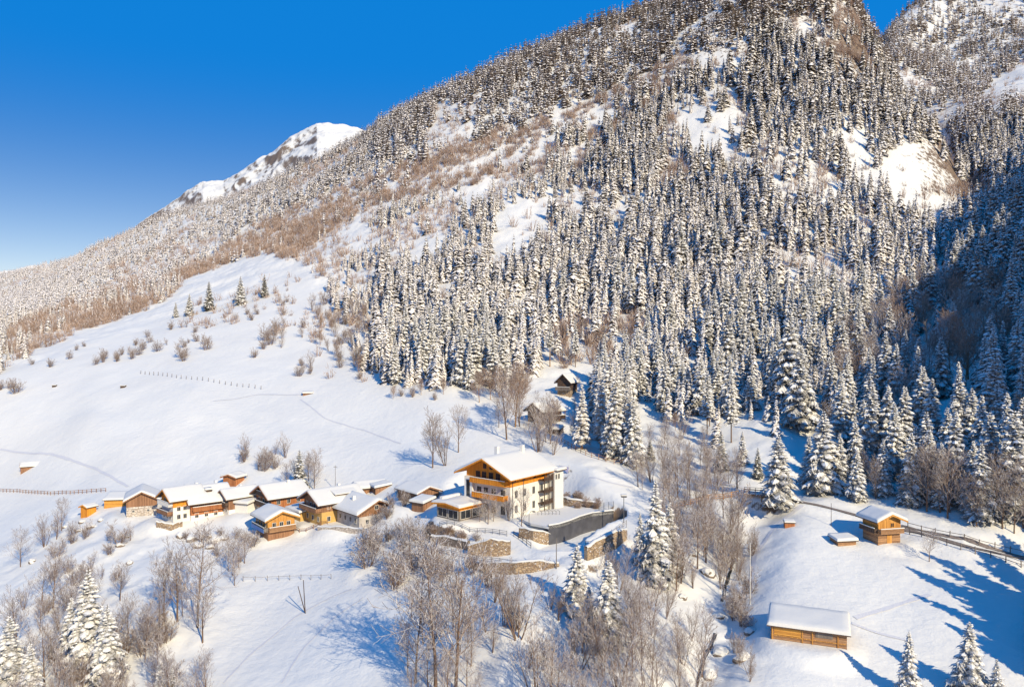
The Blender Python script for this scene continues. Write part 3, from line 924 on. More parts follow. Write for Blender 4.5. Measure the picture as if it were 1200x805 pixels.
pts = []
for y0, y1, sp in ((140, 420, 4.9), (420, 700, 5.4), (700, 1000, 6.5), (1000, 1500, 8.2), (1500, 2100, 10.5)):
    ys = np.arange(y0, y1, sp * .87)
    for j, yy in enumerate(ys):
        xs = np.arange(-0.74 * y1, 0.76 * y1, sp) + (j % 2) * sp * .5
        xs = xs[np.abs(xs) < yy * 0.76]
        pts.append(np.stack([xs, np.full(len(xs), yy)], 1))
P = np.concatenate(pts)
P = P + rng.uniform(-1, 1, P.shape) * np.clip(P[:, 1:2] / 220, 2.0, 5.5)
gz = land(P[:, 0], P[:, 1])
u, v = proj(P[:, 0], P[:, 1], gz)
fo, spm, op, br, ba = FOREST(u, v), SPARSE(u, v), OPEN(u, v), BROWN(u, v), BARES(u, v)
rnd = rng.random(len(P))
clump = fbm(P[:, 0], P[:, 1], 34, 41, 3)
dens = np.where(fo > .5, 0.93, 0.0)
dens = np.where((fo > .5) & (spm > .4), np.where(clump > 0.10, .75, .10), dens)
dens = np.where((fo > .5) & (br > .5), np.where(clump > 0.15, .45, .10), dens)
dens = np.where(ba > .5, np.where(clump > 0.1, .55, .25), dens)
dens = np.where((u > 950) & (v > 380) & (fo > .5) & (ba < .5), .97, dens)
dens = np.where(op > .5, 0.035, dens)
gap = fbm(P[:, 0] * 1.0 + P[:, 1] * .25, P[:, 1] * .42, 62, 43, 4)       # bands down the fall line where the wood thins out
dens = dens * np.where(clump < -0.38, 0.35, 1.0) * np.where(gap < -0.30, .18, 1.0)
dens = np.where(inpoly(u, v, [(585, 462), (612, 446), (640, 434), (692, 432), (696, 530), (600, 532)]), 0, dens)     # the clearing round the cabins
is_spr = rnd < dens
Hh = 16.0 + 6.5 * fbm(P[:, 0], P[:, 1], 60, 44, 3) + rng.uniform(-8, 6, len(P))
Hh = np.where(spm > .4, Hh * .74, Hh)
Hh = np.where(u < 440, Hh * .78, Hh); Hh = np.where((u < 440) & (v > 270), Hh * .95, Hh)
Hh = np.clip(Hh, 6, 30)
vis = visible(P[:, 0], P[:, 1], gz + Hh)
is_spr &= vis
PX = Hh / P[:, 1] * F
inframe = (u > -5) & (u < 1205) & (v - PX < 800) & (v > 0)
idx = np.where(is_spr)[0]
idx = idx[np.argsort(-np.where(inframe[idx], PX[idx], 0))]
N_IND_FOREST = 222
near, far = idx[:N_IND_FOREST], idx[N_IND_FOREST:]
print('forest trees', len(idx), 'near limit px', PX[near[-1]], 'brown/etc')

# the far spruces: one mesh (far more than 300 of them)
T_far = [far_template(500 + i, 9, 6, False) for i in range(4)]
T_mid = [far_template(520 + i, 19, 8, True, R=(.18, .21, .19, .15)[i]) for i in range(4)]
T_mid += [far_template(540 + i, 12, 7, True, .17, .42) for i in range(2)]
lod = P[far, 1] > 620
which = np.where(lod, rng.integers(0, 4, len(far)), 4 + rng.integers(0, 4, len(far)))
tt = TALLTRUNK(u[far], v[far]) > .5
which = np.where(tt, 8 + rng.integers(0, 2, len(far)), which)
PP = np.stack([P[far, 0], P[far, 1], gz[far] - .3], 1)
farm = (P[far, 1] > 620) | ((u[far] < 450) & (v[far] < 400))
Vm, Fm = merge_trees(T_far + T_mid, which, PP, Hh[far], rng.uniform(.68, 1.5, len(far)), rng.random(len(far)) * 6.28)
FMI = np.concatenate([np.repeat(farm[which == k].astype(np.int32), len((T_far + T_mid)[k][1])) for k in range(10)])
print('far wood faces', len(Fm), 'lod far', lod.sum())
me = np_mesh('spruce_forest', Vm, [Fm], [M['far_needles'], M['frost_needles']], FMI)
tag(link(bpy.data.objects.new('spruce_forest', me)), kind='stuff')
del Vm, Fm

# brown leafless scrub on the slope
FRAY = soft_mask([[(200, 385), (240, 350), (300, 328), (350, 318), (430, 310), (445, 455), (400, 445), (350, 410), (300, 375)]], 3)
sc_d = np.where((fo > .4) & (br > .5), np.where(fbm(P[:, 0], P[:, 1], 40, 47, 3) > -.12, .95, .2), 0.0)
sc_d = np.maximum(sc_d, np.where((fo > .5) & (spm > .4) & (op < .5), .60, 0))
sc_d = np.maximum(sc_d, np.where((fo > .5) & (br <= .5) & (spm <= .4), np.where(gap < -.22, .60, .10), 0))
sc_d = np.maximum(sc_d, np.where(FRAY(u, v) > .5, .07 + 1.3 * np.clip(clump, 0, 1), 0))
sc_d = np.maximum(sc_d, np.where(op > .5, .05, 0))
k2 = np.where((rng.random(len(P)) < sc_d) & ~is_spr & (P[:, 1] > 290) & visible(P[:, 0], P[:, 1], gz + 5))[0]
k2 = np.concatenate([k2, k2[br[k2] > .5], k2[br[k2] > .5]])
off = rng.uniform(-2.6, 2.6, (len(k2), 2))
PX2 = P[k2] + off
PP = np.stack([PX2[:, 0], PX2[:, 1], land(PX2[:, 0], PX2[:, 1]) - .2], 1)
T_s = [scrub_template(600 + i, 68) for i in range(7)]
Vm, Fm = merge_trees(T_s, rng.integers(0, 7, len(k2)), PP, np.where(FRAY(u[k2], v[k2]) > .5, rng.uniform(3.0, 7.5, len(k2)), rng.uniform(3.5, 9.5, len(k2))), rng.uniform(.8, 1.3, len(k2)), rng.random(len(k2)) * 6.28)
me = np_mesh('hillside_scrub', Vm, [Fm], [M['scrub']])
tag(link(bpy.data.objects.new('hillside_scrub', me)), kind='stuff')
print('scrub', len(k2))
del Vm, Fm

# ------------------------------------------------------------------ individual trees
ORD = ('first second third fourth fifth sixth seventh eighth ninth tenth eleventh twelfth thirteenth fourteenth fifteenth sixteenth seventeenth eighteenth nineteenth twentieth '
       'twenty-first twenty-second twenty-third twenty-fourth twenty-fifth twenty-sixth twenty-seventh twenty-eighth twenty-ninth thirtieth thirty-first thirty-second thirty-third '
       'thirty-fourth thirty-fifth thirty-sixth thirty-seventh thirty-eighth thirty-ninth fortieth').split()
def number_labels(items, fmt, one=None):
    """items: [(u, object)] -> each gets fmt with its place counted from the left"""
    items = sorted(items, key=lambda t: t[0])
    n = len(items)
    for i, (_, o) in enumerate(items):
        o['label'] = (one if (n == 1 and one) else fmt.format(n=ORD[i] if i < len(ORD) else 'far'))

SPR_ANCHOR = [  # (u, v, where)
    (470, 430, 'along the wood edge above the left meadow'), (560, 440, 'on the wood edge above the smooth snow'), (640, 400, 'among tall trunks behind the two cabins'),
    (700, 380, 'over the bare orange trunks on mid slope'), (780, 460, 'above the fenced snow slope'), (840, 500, 'in the woods above the footbridge'),
    (820, 400, 'deep in the middle wood'), (900, 430, 'on the spur left of the ravine'), (940, 480, 'at the foot of the ravine spur'), (980, 400, 'in the shaded ravine woods'),
    (1020, 530, 'in blue shade behind the small huts'), (1080, 440, 'in the shaded wood above the road'), (1150, 540, 'on the shaded bank above the fenced road'),
    (1180, 400, 'by the frame edge in the shaded wood'), (1100, 350, 'among reddish bare trees in the shade'), (860, 340, 'high in the middle wood'), (1190, 480, 'at the edge of the photo above the road')]
clus = {}
for q in near:
    tall = TALLTRUNK(u[q], v[q]) > .5
    var = int(rng.choice([4, 7])) if tall else int(rng.choice([8, 9, 3])) if (690 < u[q] < 775 and v[q] > 455) else int(rng.choice([0, 1, 2, 3, 6, 7, 0, 1]))
    o = add_spruce(P[q, 0], P[q, 1], gz[q] - .3, Hh[q] * 1.04, var, float(rng.random() * 6.28), wide=float(rng.uniform(.9, 1.15)))
    an = min(SPR_ANCHOR, key=lambda a: (a[0] - u[q]) ** 2 + 1.5 * (a[1] - v[q]) ** 2)
    clus.setdefault(an[2], []).append((float(u[q]), o))
for w, it in clus.items():
    number_labels(it, 'snowy spruce ' + w + ', {n} from the left')

def spruce_at(u_, v_, hpx, var, label, wide=1.0, clean=False):
    """a spruce whose foot is at (u, v) and which shows hpx pixels tall"""
    x, y, z = hit(u_, v_)
    o = add_spruce(x, y, z - .2, hpx * y / F * 1.02, var, random.random() * 6.28, wide=wide)
    o['label'] = label
    return o

for a in [
    (245, 364, 34, 5, 'lone dark spruce in the middle of three at the meadow top', 1.2), (282, 357, 33, 3, 'bushy dark spruce on the upper meadow, between two lone spruces', 1.25),
    (310, 348, 26, 5, 'smallest dark spruce standing alone highest on the meadow edge', 1.2), (222, 370, 26, 3, 'dark spruce on the meadow edge below the brown scrub', 1.2),
    (206, 372, 18, 0, 'short snowy spruce beside the brown scrub on the upper meadow', 1.2),
    (351, 575, 48, 5, 'dark green spruce behind the chalet roofs of the hamlet', 1.35),
    (104, 778, 112, 6, 'tallest snow heavy spruce in the lower left grove', 1.15), (84, 770, 72, 1, 'snowy spruce leaning close behind the tallest one in the left grove', 1.15),
    (126, 796, 88, 6, 'snowy spruce in front of brown bushes in the left grove', 1.2), (12, 815, 95, 6, 'snow heavy spruce at the bottom left corner', 1.3), (36, 822, 70, 1, 'second snow heavy spruce from the bottom left corner', 1.3),
    (188, 822, 52, 0, 'small pointed spruce at the bottom edge below the snowfield', 1.1), (202, 826, 46, 5, 'small darker spruce beside the pointed one at the bottom edge', 1.1),
    (676, 716, 80, 6, 'snow heavy spruce just below the grey panel wall', 1.2), (713, 752, 98, 6, 'large snow heavy spruce below the curved stone wall', 1.2), (690, 745, 60, 1, 'snowy spruce squeezed between two larger ones below the terrace', 1.2),
    (768, 684, 122, 3, 'tall open spruce right of the terrace lamp', 1.05), (784, 676, 90, 1, 'spruce standing behind the tall open one near the terrace', 1.1), (750, 660, 60, 0, 'slim spruce in shadow by the terrace end', 1.0),
    (912, 592, 84, 6, 'broad snowy spruce beside the footbridge', 1.25), (965, 577, 96, 6, 'broad snowy spruce above the road with brown foot', 1.2), (948, 570, 60, 1, 'spruce behind the broad one above the road', 1.1),
    (984, 568, 62, 1, 'spruce on the shaded side of the broad one above the road', 1.1), (1022, 548, 98, 6, 'tall snowy spruce in the shade above the low huts', 1.1), (1048, 560, 88, 0, 'dark spruce on the shaded bank above the road hut', 1.1),
    (1136, 812, 86, 6, 'snowy spruce on the lower right, tallest of three below the meadow', 1.2), (1065, 818, 80, 0, 'snowy spruce below the right meadow, near the long barn', 1.15), (1168, 824, 54, 3, 'short spruce at the bottom right beside the tallest', 1.2),
    (845, 552, 48, 5, 'small olive green spruce on the sunny bank above the footbridge', 1.2), (762, 538, 24, 5, 'little green fir below the fenced slope', 1.6),
    (682, 526, 76, 8, 'snowy brownish spruce right of the two cabins', 1.2), (704, 528, 92, 9, 'snowy spruce behind the fence of the cabins', 1.15),
    (722, 536, 108, 8, 'tall brownish spruce above the fenced slope', 1.15), (738, 540, 90, 9, 'brownish spruce at the corner of the fenced slope', 1.15), (702, 508, 80, 9, 'shorter spruce crowded behind the cabins', 1.15), (715, 505, 95, 8, 'slender spruce crowded behind the cabins', 1.1),
    (1188, 375, 70, 6, 'round topped spruce lit by sun at the right edge', 1.2), (1165, 520, 100, 6, 'large snow heavy spruce on the shaded bank', 1.2), (1188, 600, 120, 6, 'largest snow heavy spruce at the right edge over the road', 1.2),
    (1150, 610, 92, 3, 'dark spruce standing over the fenced road', 1.15), (925, 478, 115, 1, 'tallest spruce on the spur beside the ravine', 1.05), (938, 500, 96, 6, 'snow heavy spruce at the ravine mouth', 1.1),
    (870, 545, 40, 0, 'short spruce in the blue shadow before the footbridge', 1.2), (888, 560, 36, 5, 'short dark spruce close to the footbridge', 1.2),
]:
    spruce_at(*a[:5], wide=a[5])
# trees just outside the picture whose shadows fall across the right meadow
S_EXTRA = [(1004, 585, 60, 1), (1035, 580, 66, 0), (1068, 590, 84, 3), (1085, 578, 96, 6), (1103, 596, 78, 2), (1120, 585, 104, 1), (1140, 600, 84, 0), (1160, 590, 108, 6), (1176, 606, 90, 3), (1198, 585, 120, 1),
           (1060, 540, 88, 1), (1092, 535, 92, 0), (1125, 540, 96, 6), (1002, 560, 72, 3), (985, 520, 84, 0), (1180, 560, 100, 2), (1110, 560, 84, 1), (1150, 555, 92, 3)]
_it = []
for u_, v_, hp, var in S_EXTRA:
    o = spruce_at(u_, v_, hp, var, 'x', wide=1.15); _it.append((u_, o))
number_labels(_it, 'dark shaded spruce on the bank over the fenced road, {n} from the left')
for (x, y, H) in ((80, 108, 20), (86, 113, 24), (92, 117, 25), (98, 121, 22), (88, 104, 23), (94, 109, 26), (100, 113, 24), (107, 119, 22), (84, 99, 21), (104, 127, 20), (96, 101, 26), (112, 125, 24), (78, 103, 17), (91, 96, 25), (80, 97, 18), (86, 92, 22)):
    o = add_spruce(x, y, float(land(np.array([x]), np.array([y]))[0]) - .2, H, random.choice((0, 1, 3, 6)), random.random() * 6, 'spruces beside the frame below the right meadow')
    o['label'] = 'snowy spruce standing just outside the picture below the right meadow'
print('individual spruces', N_SPRUCE)
# ------------------------------------------------------------------ buildings
def grid_cap(fn_top, fn_base, nu, nv, drop=0.0):
    """a snow cap: rim on the roof, soft rise, lumpy top"""
    mb = MB()
    def P(a, b):
        x, y, zb = fn_base(a, b)
        e = min(min(a, 1 - a) * nu, min(b, 1 - b) * nv)
        k = 0.0 if e < .5 else (0.8 if e < 1.5 else 1.0)
        return (x, y, zb + fn_top(x, y) * k + (0.012 if k == 0 else 0))
    # remap so that the first interior row lies just inside the rim
    def R(t, n):
        i = round(t * n)
        if i == 0: return 0.0
        if i == n: return 1.0
        if i == 1: return 0.012
        if i == n - 1: return 0.988
        return 0.03 + 0.94 * (i - 2) / (n - 4) if n > 4 else t
    def Q(a, b):
        ia, ib = round(a * nu), round(b * nv)
        x, y, zb = fn_base(R(a, nu), R(b, nv))
        e = min(ia, nu - ia, ib, nv - ib)
        k = (0.0, 0.75)[e] if e < 2 else 1.0
        return (x, y, zb + fn_top(x, y) * k + 0.012)
    return mb.grid(Q, nu, nv)

def window(par, face, W, L, s, z, w, h, mat_frame='frame', sill=True):
    """a framed window on a wall face: frame > pane"""
    d0, d1, dp = 0.0, 0.07, 0.035
    f = MB(); t = 0.09
    def bx(mb, s0, s1, z0, z1, a, b):
        if face == 'f': mb.box(s0, s1, -L / 2 - b, -L / 2 - a, z0, z1)
        elif face == 'b': mb.box(s0, s1, L / 2 + a, L / 2 + b, z0, z1)
        elif face == 'r': mb.box(W / 2 + a, W / 2 + b, s0, s1, z0, z1)
        else: mb.box(-W / 2 - b, -W / 2 - a, s0, s1, z0, z1)
    a, b = s - w / 2, s + w / 2
    bx(f, a - t, a, z - t, z + h + t, -.05, d1); bx(f, b, b + t, z - t, z + h + t, -.05, d1)
    bx(f, a, b, z + h, z + h + t, -.05, d1); bx(f, a, b, z - t, z, -.05, d1 + (.06 if sill else 0))
    bx(f, s - .025, s + .025, z, z + h, -.05, d1 - .015)
    o = f.build('window', mat_frame, par)
    p = MB(); bx(p, a, b, z, z + h, -.05, dp)
    p.build('pane', 'glass', o)
    return o

def balcony(par, face, W, L, s0, s1, z, depth=1.1, mat='brown_wood', rail_h=0.95, posts=True):
    d = MB(); r = MB()
    def bx(mb, a, b, q0, q1, z0, z1):
        if face == 'f': mb.box(a, b, -L / 2 - q1, -L / 2 - q0, z0, z1)
        elif face == 'r': mb.box(W / 2 + q0, W / 2 + q1, a, b, z0, z1)
        else: mb.box(-W / 2 - q1, -W / 2 - q0, a, b, z0, z1)
    bx(d, s0, s1, 0.003, depth, z - .14, z)
    o = d.build('balcony', mat, par)
    n = int((s1 - s0) / 0.16)
    for i in range(n):
        a = s0 + .03 + i * (s1 - s0 - .06) / n
        bx(r, a, a + .12, depth - .07, depth - .03, z + .10, z + rail_h)
    bx(r, s0, s1, depth - .10, depth, z + rail_h, z + rail_h + .08)
    bx(r, s0, s1, depth - .03, depth, z + .003, z + .10)
    for a in (s0, s1 - .06):
        bx(r, a, a + .06, 0.003, depth - .10, z + .12, z + rail_h)
    r.build('railing', mat, o)
    sn = MB(); bx(sn, s0 - .02, s1 + .02, depth - .14, depth + .03, z + rail_h + .082, z + rail_h + .22)
    sn.build('rail_snow', 'roof_snow', o)
    return o

def place(corner, rz, W, L, uv=None):
    """world location of the middle of a W x L footprint whose corner sits on the ground at pixel uv"""
    x, y, z = hit(*uv)
    sx = {'fr': 1, 'fl': -1}[corner] * W / 2; sy = -L / 2
    return (x - (sx * math.cos(rz) - sy * math.sin(rz)), y - (sx * math.sin(rz) + sy * math.cos(rz)), z)

def house(name, label, cat, loc, deg, W, L, h1, h2, pitch=.45, low='plaster', up='brown_wood', roofm='dark_wood', over=.9, snow=.55, gov=1.1, group=None, split=0.0, base_z=-3.5, dz=0.0):
    """gabled alpine house; gable faces local -y. h1 masonry height, h2 eaves height"""
    t = thing(name, label, cat, (loc[0], loc[1], loc[2] + dz), math.radians(deg), group)
    if h1 > 0:
        MB().box(-W / 2, W / 2, -L / 2, L / 2, base_z, h1).build('wall', low, t)
    hr = h2 + pitch * W / 2
    e = .04 if h1 > 0 else 0
    MB().prism([(-W / 2 - e, max(h1, base_z) if h1 > 0 else base_z), (W / 2 + e, h1 if h1 > 0 else base_z), (W / 2 + e, h2), (0, hr), (-W / 2 - e, h2)], 'y', -L / 2 - e, L / 2 + e).build('upper_wall' if h1 > 0 else 'wall', up, t)
    X = W / 2 + over; q = .20
    rf = MB().prism([(-X, h2 - over * pitch), (0, hr), (X, h2 - over * pitch), (X, h2 - over * pitch + q), (0, hr + q * 1.1), (-X, h2 - over * pitch + q)], 'y', -L / 2 - gov, L / 2 + gov).build('roof', roofm, t)
    sd = random.random() * 50
    def base(a, b):
        x = -X + 2 * X * a; y = -L / 2 - gov + (L + 2 * gov) * b
        return (x * 1.01, y, hr + q * 1.1 - abs(x) * (hr + q * 1.1 - (h2 - over * pitch + q)) / X - (0.0 if abs(x) > .4 else (.4 - abs(x)) * pitch * .5))
    def top(x, y): return snow * (1 + .22 * mnoise.noise(Vector((x * .35 + sd, y * .35, 0))))
    grid_cap(top, base, 18, 14).build('roof_snow', 'roof_snow', rf, True)
    # barge boards
    for yy in (-L / 2 - gov - .05, L / 2 + gov):
        MB().prism([(-X, h2 - over * pitch - .08), (0, hr - .08), (X, h2 - over * pitch - .08), (X, h2 - over * pitch + q + .05), (0, hr + q + .08), (-X, h2 - over * pitch + q + .05)], 'y', yy, yy + .05).build('barge_board', up, rf)
    t['_d'] = (W, L, h1, h2, hr)
    return t

def chimney(t, x, y, z0, h=1.3, w=.7):
    rf = [c for c in t.children if c.name.startswith('roof')][0]
    c = MB().box(x - w / 2, x + w / 2, y - w / 2, y + w / 2, z0, z0 + h).build('chimney', 'plaster', rf)
    return c

def flat_shed(name, label, cat, loc, deg, W, L, hf, hb, wall='brown_wood', over=.5, snow=.5, low=None, group=None, dz=0):
    """lean-to roof falling to the front (-y)"""
    t = thing(name, label, cat, (loc[0], loc[1], loc[2] + dz), math.radians(deg), group)
    MB().prism([(-L / 2, -2.5), (L / 2, -2.5), (L / 2, hb), (-L / 2, hf)], 'x', -W / 2, W / 2).build('wall', wall, t)
    k = (hb - hf) / L
    rf = MB().prism([(-L / 2 - over, hf - over * k), (L / 2 + over, hb + over * k), (L / 2 + over, hb + over * k + .15), (-L / 2 - over, hf - over * k + .15)], 'x', -W / 2 - over, W / 2 + over).build('roof', 'dark_wood', t)
    sd = random.random() * 50
    def base(a, b):
        y = -L / 2 - over + (L + 2 * over) * b
        return (-W / 2 - over + (W + 2 * over) * a, y, hf + .15 + (y + L / 2) * k)
    grid_cap(lambda x, y: snow * (1 + .22 * mnoise.noise(Vector((x * .4 + sd, y * .4, 0)))), base, 16, 10).build('roof_snow', 'roof_snow', rf, True)
    return t

# --- the hotel
W, L, h1, h2 = 12.6, 13.2, 6.7, 9.4
loc = place('fr', math.radians(-39), W, L, (598, 608)); loc = (loc[0], loc[1], HZ)
ht = house('hotel', 'large white and orange timber chalet hotel with balconies under a wide snowy roof', 'hotel', loc, -39, W, L, h1, h2, .46, 'plaster', 'orange_wood', 'orange_wood', 1.9, .55, 2.2)
for z_, hh_ in ((1.0, 1.5), (4.2, 1.5)):
    for s in (-4.6, -1.6, 1.6, 4.6):
        window(ht, 'r', W, L, s, z_, .85, hh_)
for s in (-5.2, -2.0, 2.0, 5.2): window(ht, 'r', W + .08, L, s, 7.7, .8, .9, 'brown_wood')
for z_ in (0.6, 4.1):
    for s in (-2.6, -.6, 1.6, 4.3): window(ht, 'f', W, L, s, z_, 1.2, 1.8)
for s in (-2.9, -1.1, .9, 2.9): window(ht, 'f', W, L + .08, s, 7.6, 1.1, 1.7, 'brown_wood')
for s in (-.9, .9): window(ht, 'f', W, L + .08, s, 10.1, .8, 1.0, 'brown_wood')
balcony(ht, 'f', W, L, -3.4, 5.6, 3.95, 1.7, 'orange_wood')
balcony(ht, 'f', W, L, -4.2, 5.9, 7.05, 1.5, 'orange_wood')
MB().box(-6.25, -3.9, -L / 2 - .9, -L / 2 + .3, -2, 8.0).build('stair_tower', 'plaster', ht)
MB().box(-5.6, -4.6, -L / 2 - .94, -L / 2 - .9, 1.0, 7.2).build('tower_window', 'glass', ht)
for s in (2.2, 5.9): MB().tube([(W / 2 + .12, -s, -1), (W / 2 + .12, -s, 9)], .06).build('downpipe', 'metal', ht)
rf_ = [c for c in ht.children if c.name.startswith('roof')][0]
for (x, y) in ((.8, 4.5), (-2.2, -1.0)):
    MB().box(x - .4, x + .4, y - .4, y + .4, 11, 14.2).build('chimney', 'plaster', rf_)
# external balcony stack at the far end of the long side
bs = MB()
for k in range(3): bs.box(W / 2 + .003, W / 2 + 1.9, L / 2 - 3.4, L / 2 + .09, 1.6 + 2.6 * k, 1.78 + 2.6 * k)
for (x, y) in ((W / 2 + 1.8, L / 2 - 3.3), (W / 2 + 1.8, L / 2 - 1.6), (W / 2 + 1.8, L / 2)): bs.box(x - .08, x + .08, y - .08, y + .08, -2, 8.2)
for k in range(3):
    for i in range(9): bs.box(W / 2 + 1.82, W / 2 + 1.88, L / 2 - 3.35 + i * .38, L / 2 - 3.1 + i * .38, 1.781 + 2.6 * k, 2.7 + 2.6 * k)
bs.build('balcony_stack', 'dark_wood', ht)
MB().box(W / 2 - 3, W / 2 + 2.2, L / 2 + .1, L / 2 + 3.4, -2, 8.6).build('rear_wing', 'plaster', ht)
rw = MB().box(W / 2 - 3.4, W / 2 + 2.9, L / 2 + .1, L / 2 + 3.9, 8.6, 8.8).build('wing_roof', 'dark_wood', ht)
grid_cap(lambda x, y: .45, lambda a, b: (W / 2 - 3.4 + 6.3 * a, L / 2 + .1 + 3.8 * b, 8.8), 10, 8).build('wing_snow', 'roof_snow', rw, True)
for s in (.6, 1.6): window(ht, 'r', W + 4.4, L, L / 2 + s, 6.8, .6, 1.1)

# --- hotel pavilion, sheds beside it
W, L = 7.0, 7.4
an = house('pavilion', 'low glazed pavilion with orange fascia and flat snowy roof beside the hotel', 'pavilion', place('fr', math.radians(-42), W, L, (538, 611)), -42, W, L, 2.2, 3.0, .10, 'grey_wood', 'orange_wood', 'orange_wood', .9, .5, .9)
for s in (-1.7, 1.7): window(an, 'f', W, L, s, .4, 2.8, 1.7, 'frame')
for s in (-1.8, 1.8): window(an, 'r', W, L, s, .4, 2.8, 1.7, 'frame')
MB().box(-3.9, -3.0, -2.5, 3.5, -2, 4.2).build('side_wall', 'plaster', an)
flat_shed('garden_shed', 'small brown shed with thick snow roof, between pavilion and snowy bushes', 'shed', place('fr', math.radians(-35), 3.6, 3.6, (496, 600)), -35, 3.6, 3.6, 2.0, 2.5, 'brown_wood')
hh = house('timber_barn', 'long brown plank barn in shadow behind the hotel pavilion', 'barn', place('fl', math.radians(40), 6, 9, (490, 592)), 40, 6, 9, 0, 2.8, .36, 'stone', 'brown_wood', 'dark_wood', .7, .3, .7)

# --- the hamlet
def wins(t, face, zs, ss, w=.8, h=1.05, m='frame', up=False):
    W, L = t['_d'][0], t['_d'][1]; e = .08 if up else 0
    for z_ in zs:
        for s in ss: window(t, face, W + e, L + e, s, z_, w, h, m)
t = house('chalet', 'red brown chalet with dark gable balconies, right of the big snow roofs', 'chalet', place('fr', math.radians(-48), 9, 9.5, (318, 606)), -48, 9, 9.5, 1.5, 5.2, .5, 'plaster', 'red_wood', 'dark_wood', 1.2, .5, 1.5)
wins(t, 'r', (3.1,), (-2.8, 0, 2.8), up=True); wins(t, 'f', (.5,), (-2.6, 0, 2.6)); wins(t, 'f', (3.1,), (-2.6, 0, 2.6), up=True); wins(t, 'f', (5.6,), (-1, 1), .7, .9, up=True)
balcony(t, 'f', 9, 9.5, -4.4, 4.4, 2.55, 1.2, 'dark_wood'); balcony(t, 'f', 9, 9.5, -2.8, 2.8, 5.1, 1.0, 'dark_wood'); chimney(t, 1.2, 1.5, 6.5, 2)
t = house('chalet', 'chalet with yellow ground floor, dark gable and a slot dormer in its roof', 'chalet', place('fr', math.radians(-48), 9, 11, (377, 615)), -48, 9, 11, 3.0, 5.4, .48, 'yellow_plaster', 'brown_wood', 'dark_wood', 1.2, .5, 1.6)
wins(t, 'r', (.7, 3.7), (-3.6, -.6, 2.6)); wins(t, 'f', (3.7,), (-2.8, -.9, .9, 2.8), up=True); wins(t, 'f', (.6,), (-2.8, 0, 2.8)); wins(t, 'f', (6.0,), (0,), .8, .9, up=True)
balcony(t, 'f', 9, 11, -4.4, 4.4, 3.1, 1.6, 'brown_wood'); chimney(t, -1.5, 2.5, 6.4, 2)
rf_ = [c for c in t.children if c.name.startswith('roof')][0]
MB().prism([(2.0, 6.3), (4.0, 6.3), (4.0, 6.75), (2.0, 7.3)], 'y', -1.5, 4.5).build('dormer', 'dark_wood', rf_)
MB().prism([(1.5, 7.5), (2.0, 7.31), (4.3, 6.76), (4.3, 6.95), (2.0, 7.65)], 'y', -1.7, 4.7).build('dormer_snow', 'roof_snow', rf_)
# porch in front of it
flat_shed('carport', 'snow covered carport roof on yellow wall, against the yellow chalet', 'carport', place('fr', math.radians(-48), 7, 4, (352, 611)), -48, 7, 4, 2.2, 2.7, 'yellow_plaster', .6, .45)
t = house('farmhouse', 'wide stone farmhouse with brown board gable facing the snowy bushes', 'farmhouse', place('fl', math.radians(42), 9.5, 10.5, (421, 620)), 42, 9.5, 10.5, 2.8, 4.0, .46, 'grey_plaster', 'brown_wood', 'dark_wood', 1.3, .6, 1.3)
wins(t, 'l', (1.2,), (-3.6, -1.2, 1.2, 3.6)); wins(t, 'f', (.9,), (-2.6, 2.6)); wins(t, 'f', (4.1,), (0,), .9, .9, up=True); chimney(t, -2.6, 1.0, 4.8, 2)
t = house('chalet', 'small orange chalet with blue tarpaulin along its balcony, below the hamlet', 'chalet', place('fl', math.radians(38), 6.6, 8, (314, 634)), 38, 6.6, 8, 2.0, 5.2, .42, 'brown_wood', 'honey_wood', 'dark_wood', 1.1, .55, 1.1)
wins(t, 'f', (3.1,), (-1.8, 0, 1.8), up=True); wins(t, 'l', (3.1,), (-2.4, 0, 2.4), up=True); balcony(t, 'f', 6.6, 8, -3.3, 3.3, 2.3, 1.1, 'log_wood')
b_ = balcony(t, 'l', 6.6, 8, -4.2, 4.0, 2.3, 1.1, 'grey_wood')
MB().prism([(-4.2, 2.1), (4.0, 2.1), (4.0, 3.0), (-4.2, 3.0)], 'x', -3.3 - 1.2, -3.3 - 1.13).build('tarpaulin', 'blue', b_)
t = house('barn', 'small brown barn with low snow roof behind the farmhouse', 'barn', place('fr', math.radians(-62), 5, 8, (420, 584)), -62, 5, 8, 0, 2.6, .4, 'stone', 'brown_wood', 'dark_wood', .6, .5, .7)
flat_shed('lean_to', 'low snow roofed lean-to at the back of the small brown barn', 'shed', place('fr', math.radians(-62), 4, 4, (440, 580)), -62, 4, 4, 1.8, 2.3, 'brown_wood', .4, .5)
t = house('hut', 'small red brown hut standing alone above the hamlet roofs', 'hut', place('fr', math.radians(-20), 4.4, 3.8, (276, 570)), -20, 4.4, 3.8, 0, 2.5, .3, 'stone', 'red_wood', 'dark_wood', .6, .5, .6)
t = house('farmhouse', 'farmhouse with the largest snow roof of the hamlet and an arched dormer', 'farmhouse', place('fr', math.radians(-52), 9.5, 10, (224, 611)), -52, 9.5, 10, 1.5, 5.0, .56, 'plaster', 'red_wood', 'dark_wood', 1.2, .6, 1.0)
wins(t, 'r', (.9, 3.2), (-3.6, -1.2, 1.2, 3.6)); wins(t, 'f', (1, 3.4, 5.4), (-1.4, 1.4)); chimney(t, -1.2, -2, 7, 1.9); chimney(t, -1.2, 3, 7, 1.9)
rf_ = [c for c in t.children if c.name.startswith('roof')][0]
MB().prism([(1.4 + .0, -1.0), (2.0, -.3), (2.0, .3), (1.4, 1.0)], 'x', 0, .01) if False else None
MB().box(1.6, 3.0, -.8, .8, 6.6, 7.35).build('dormer', 'dark_wood', rf_)
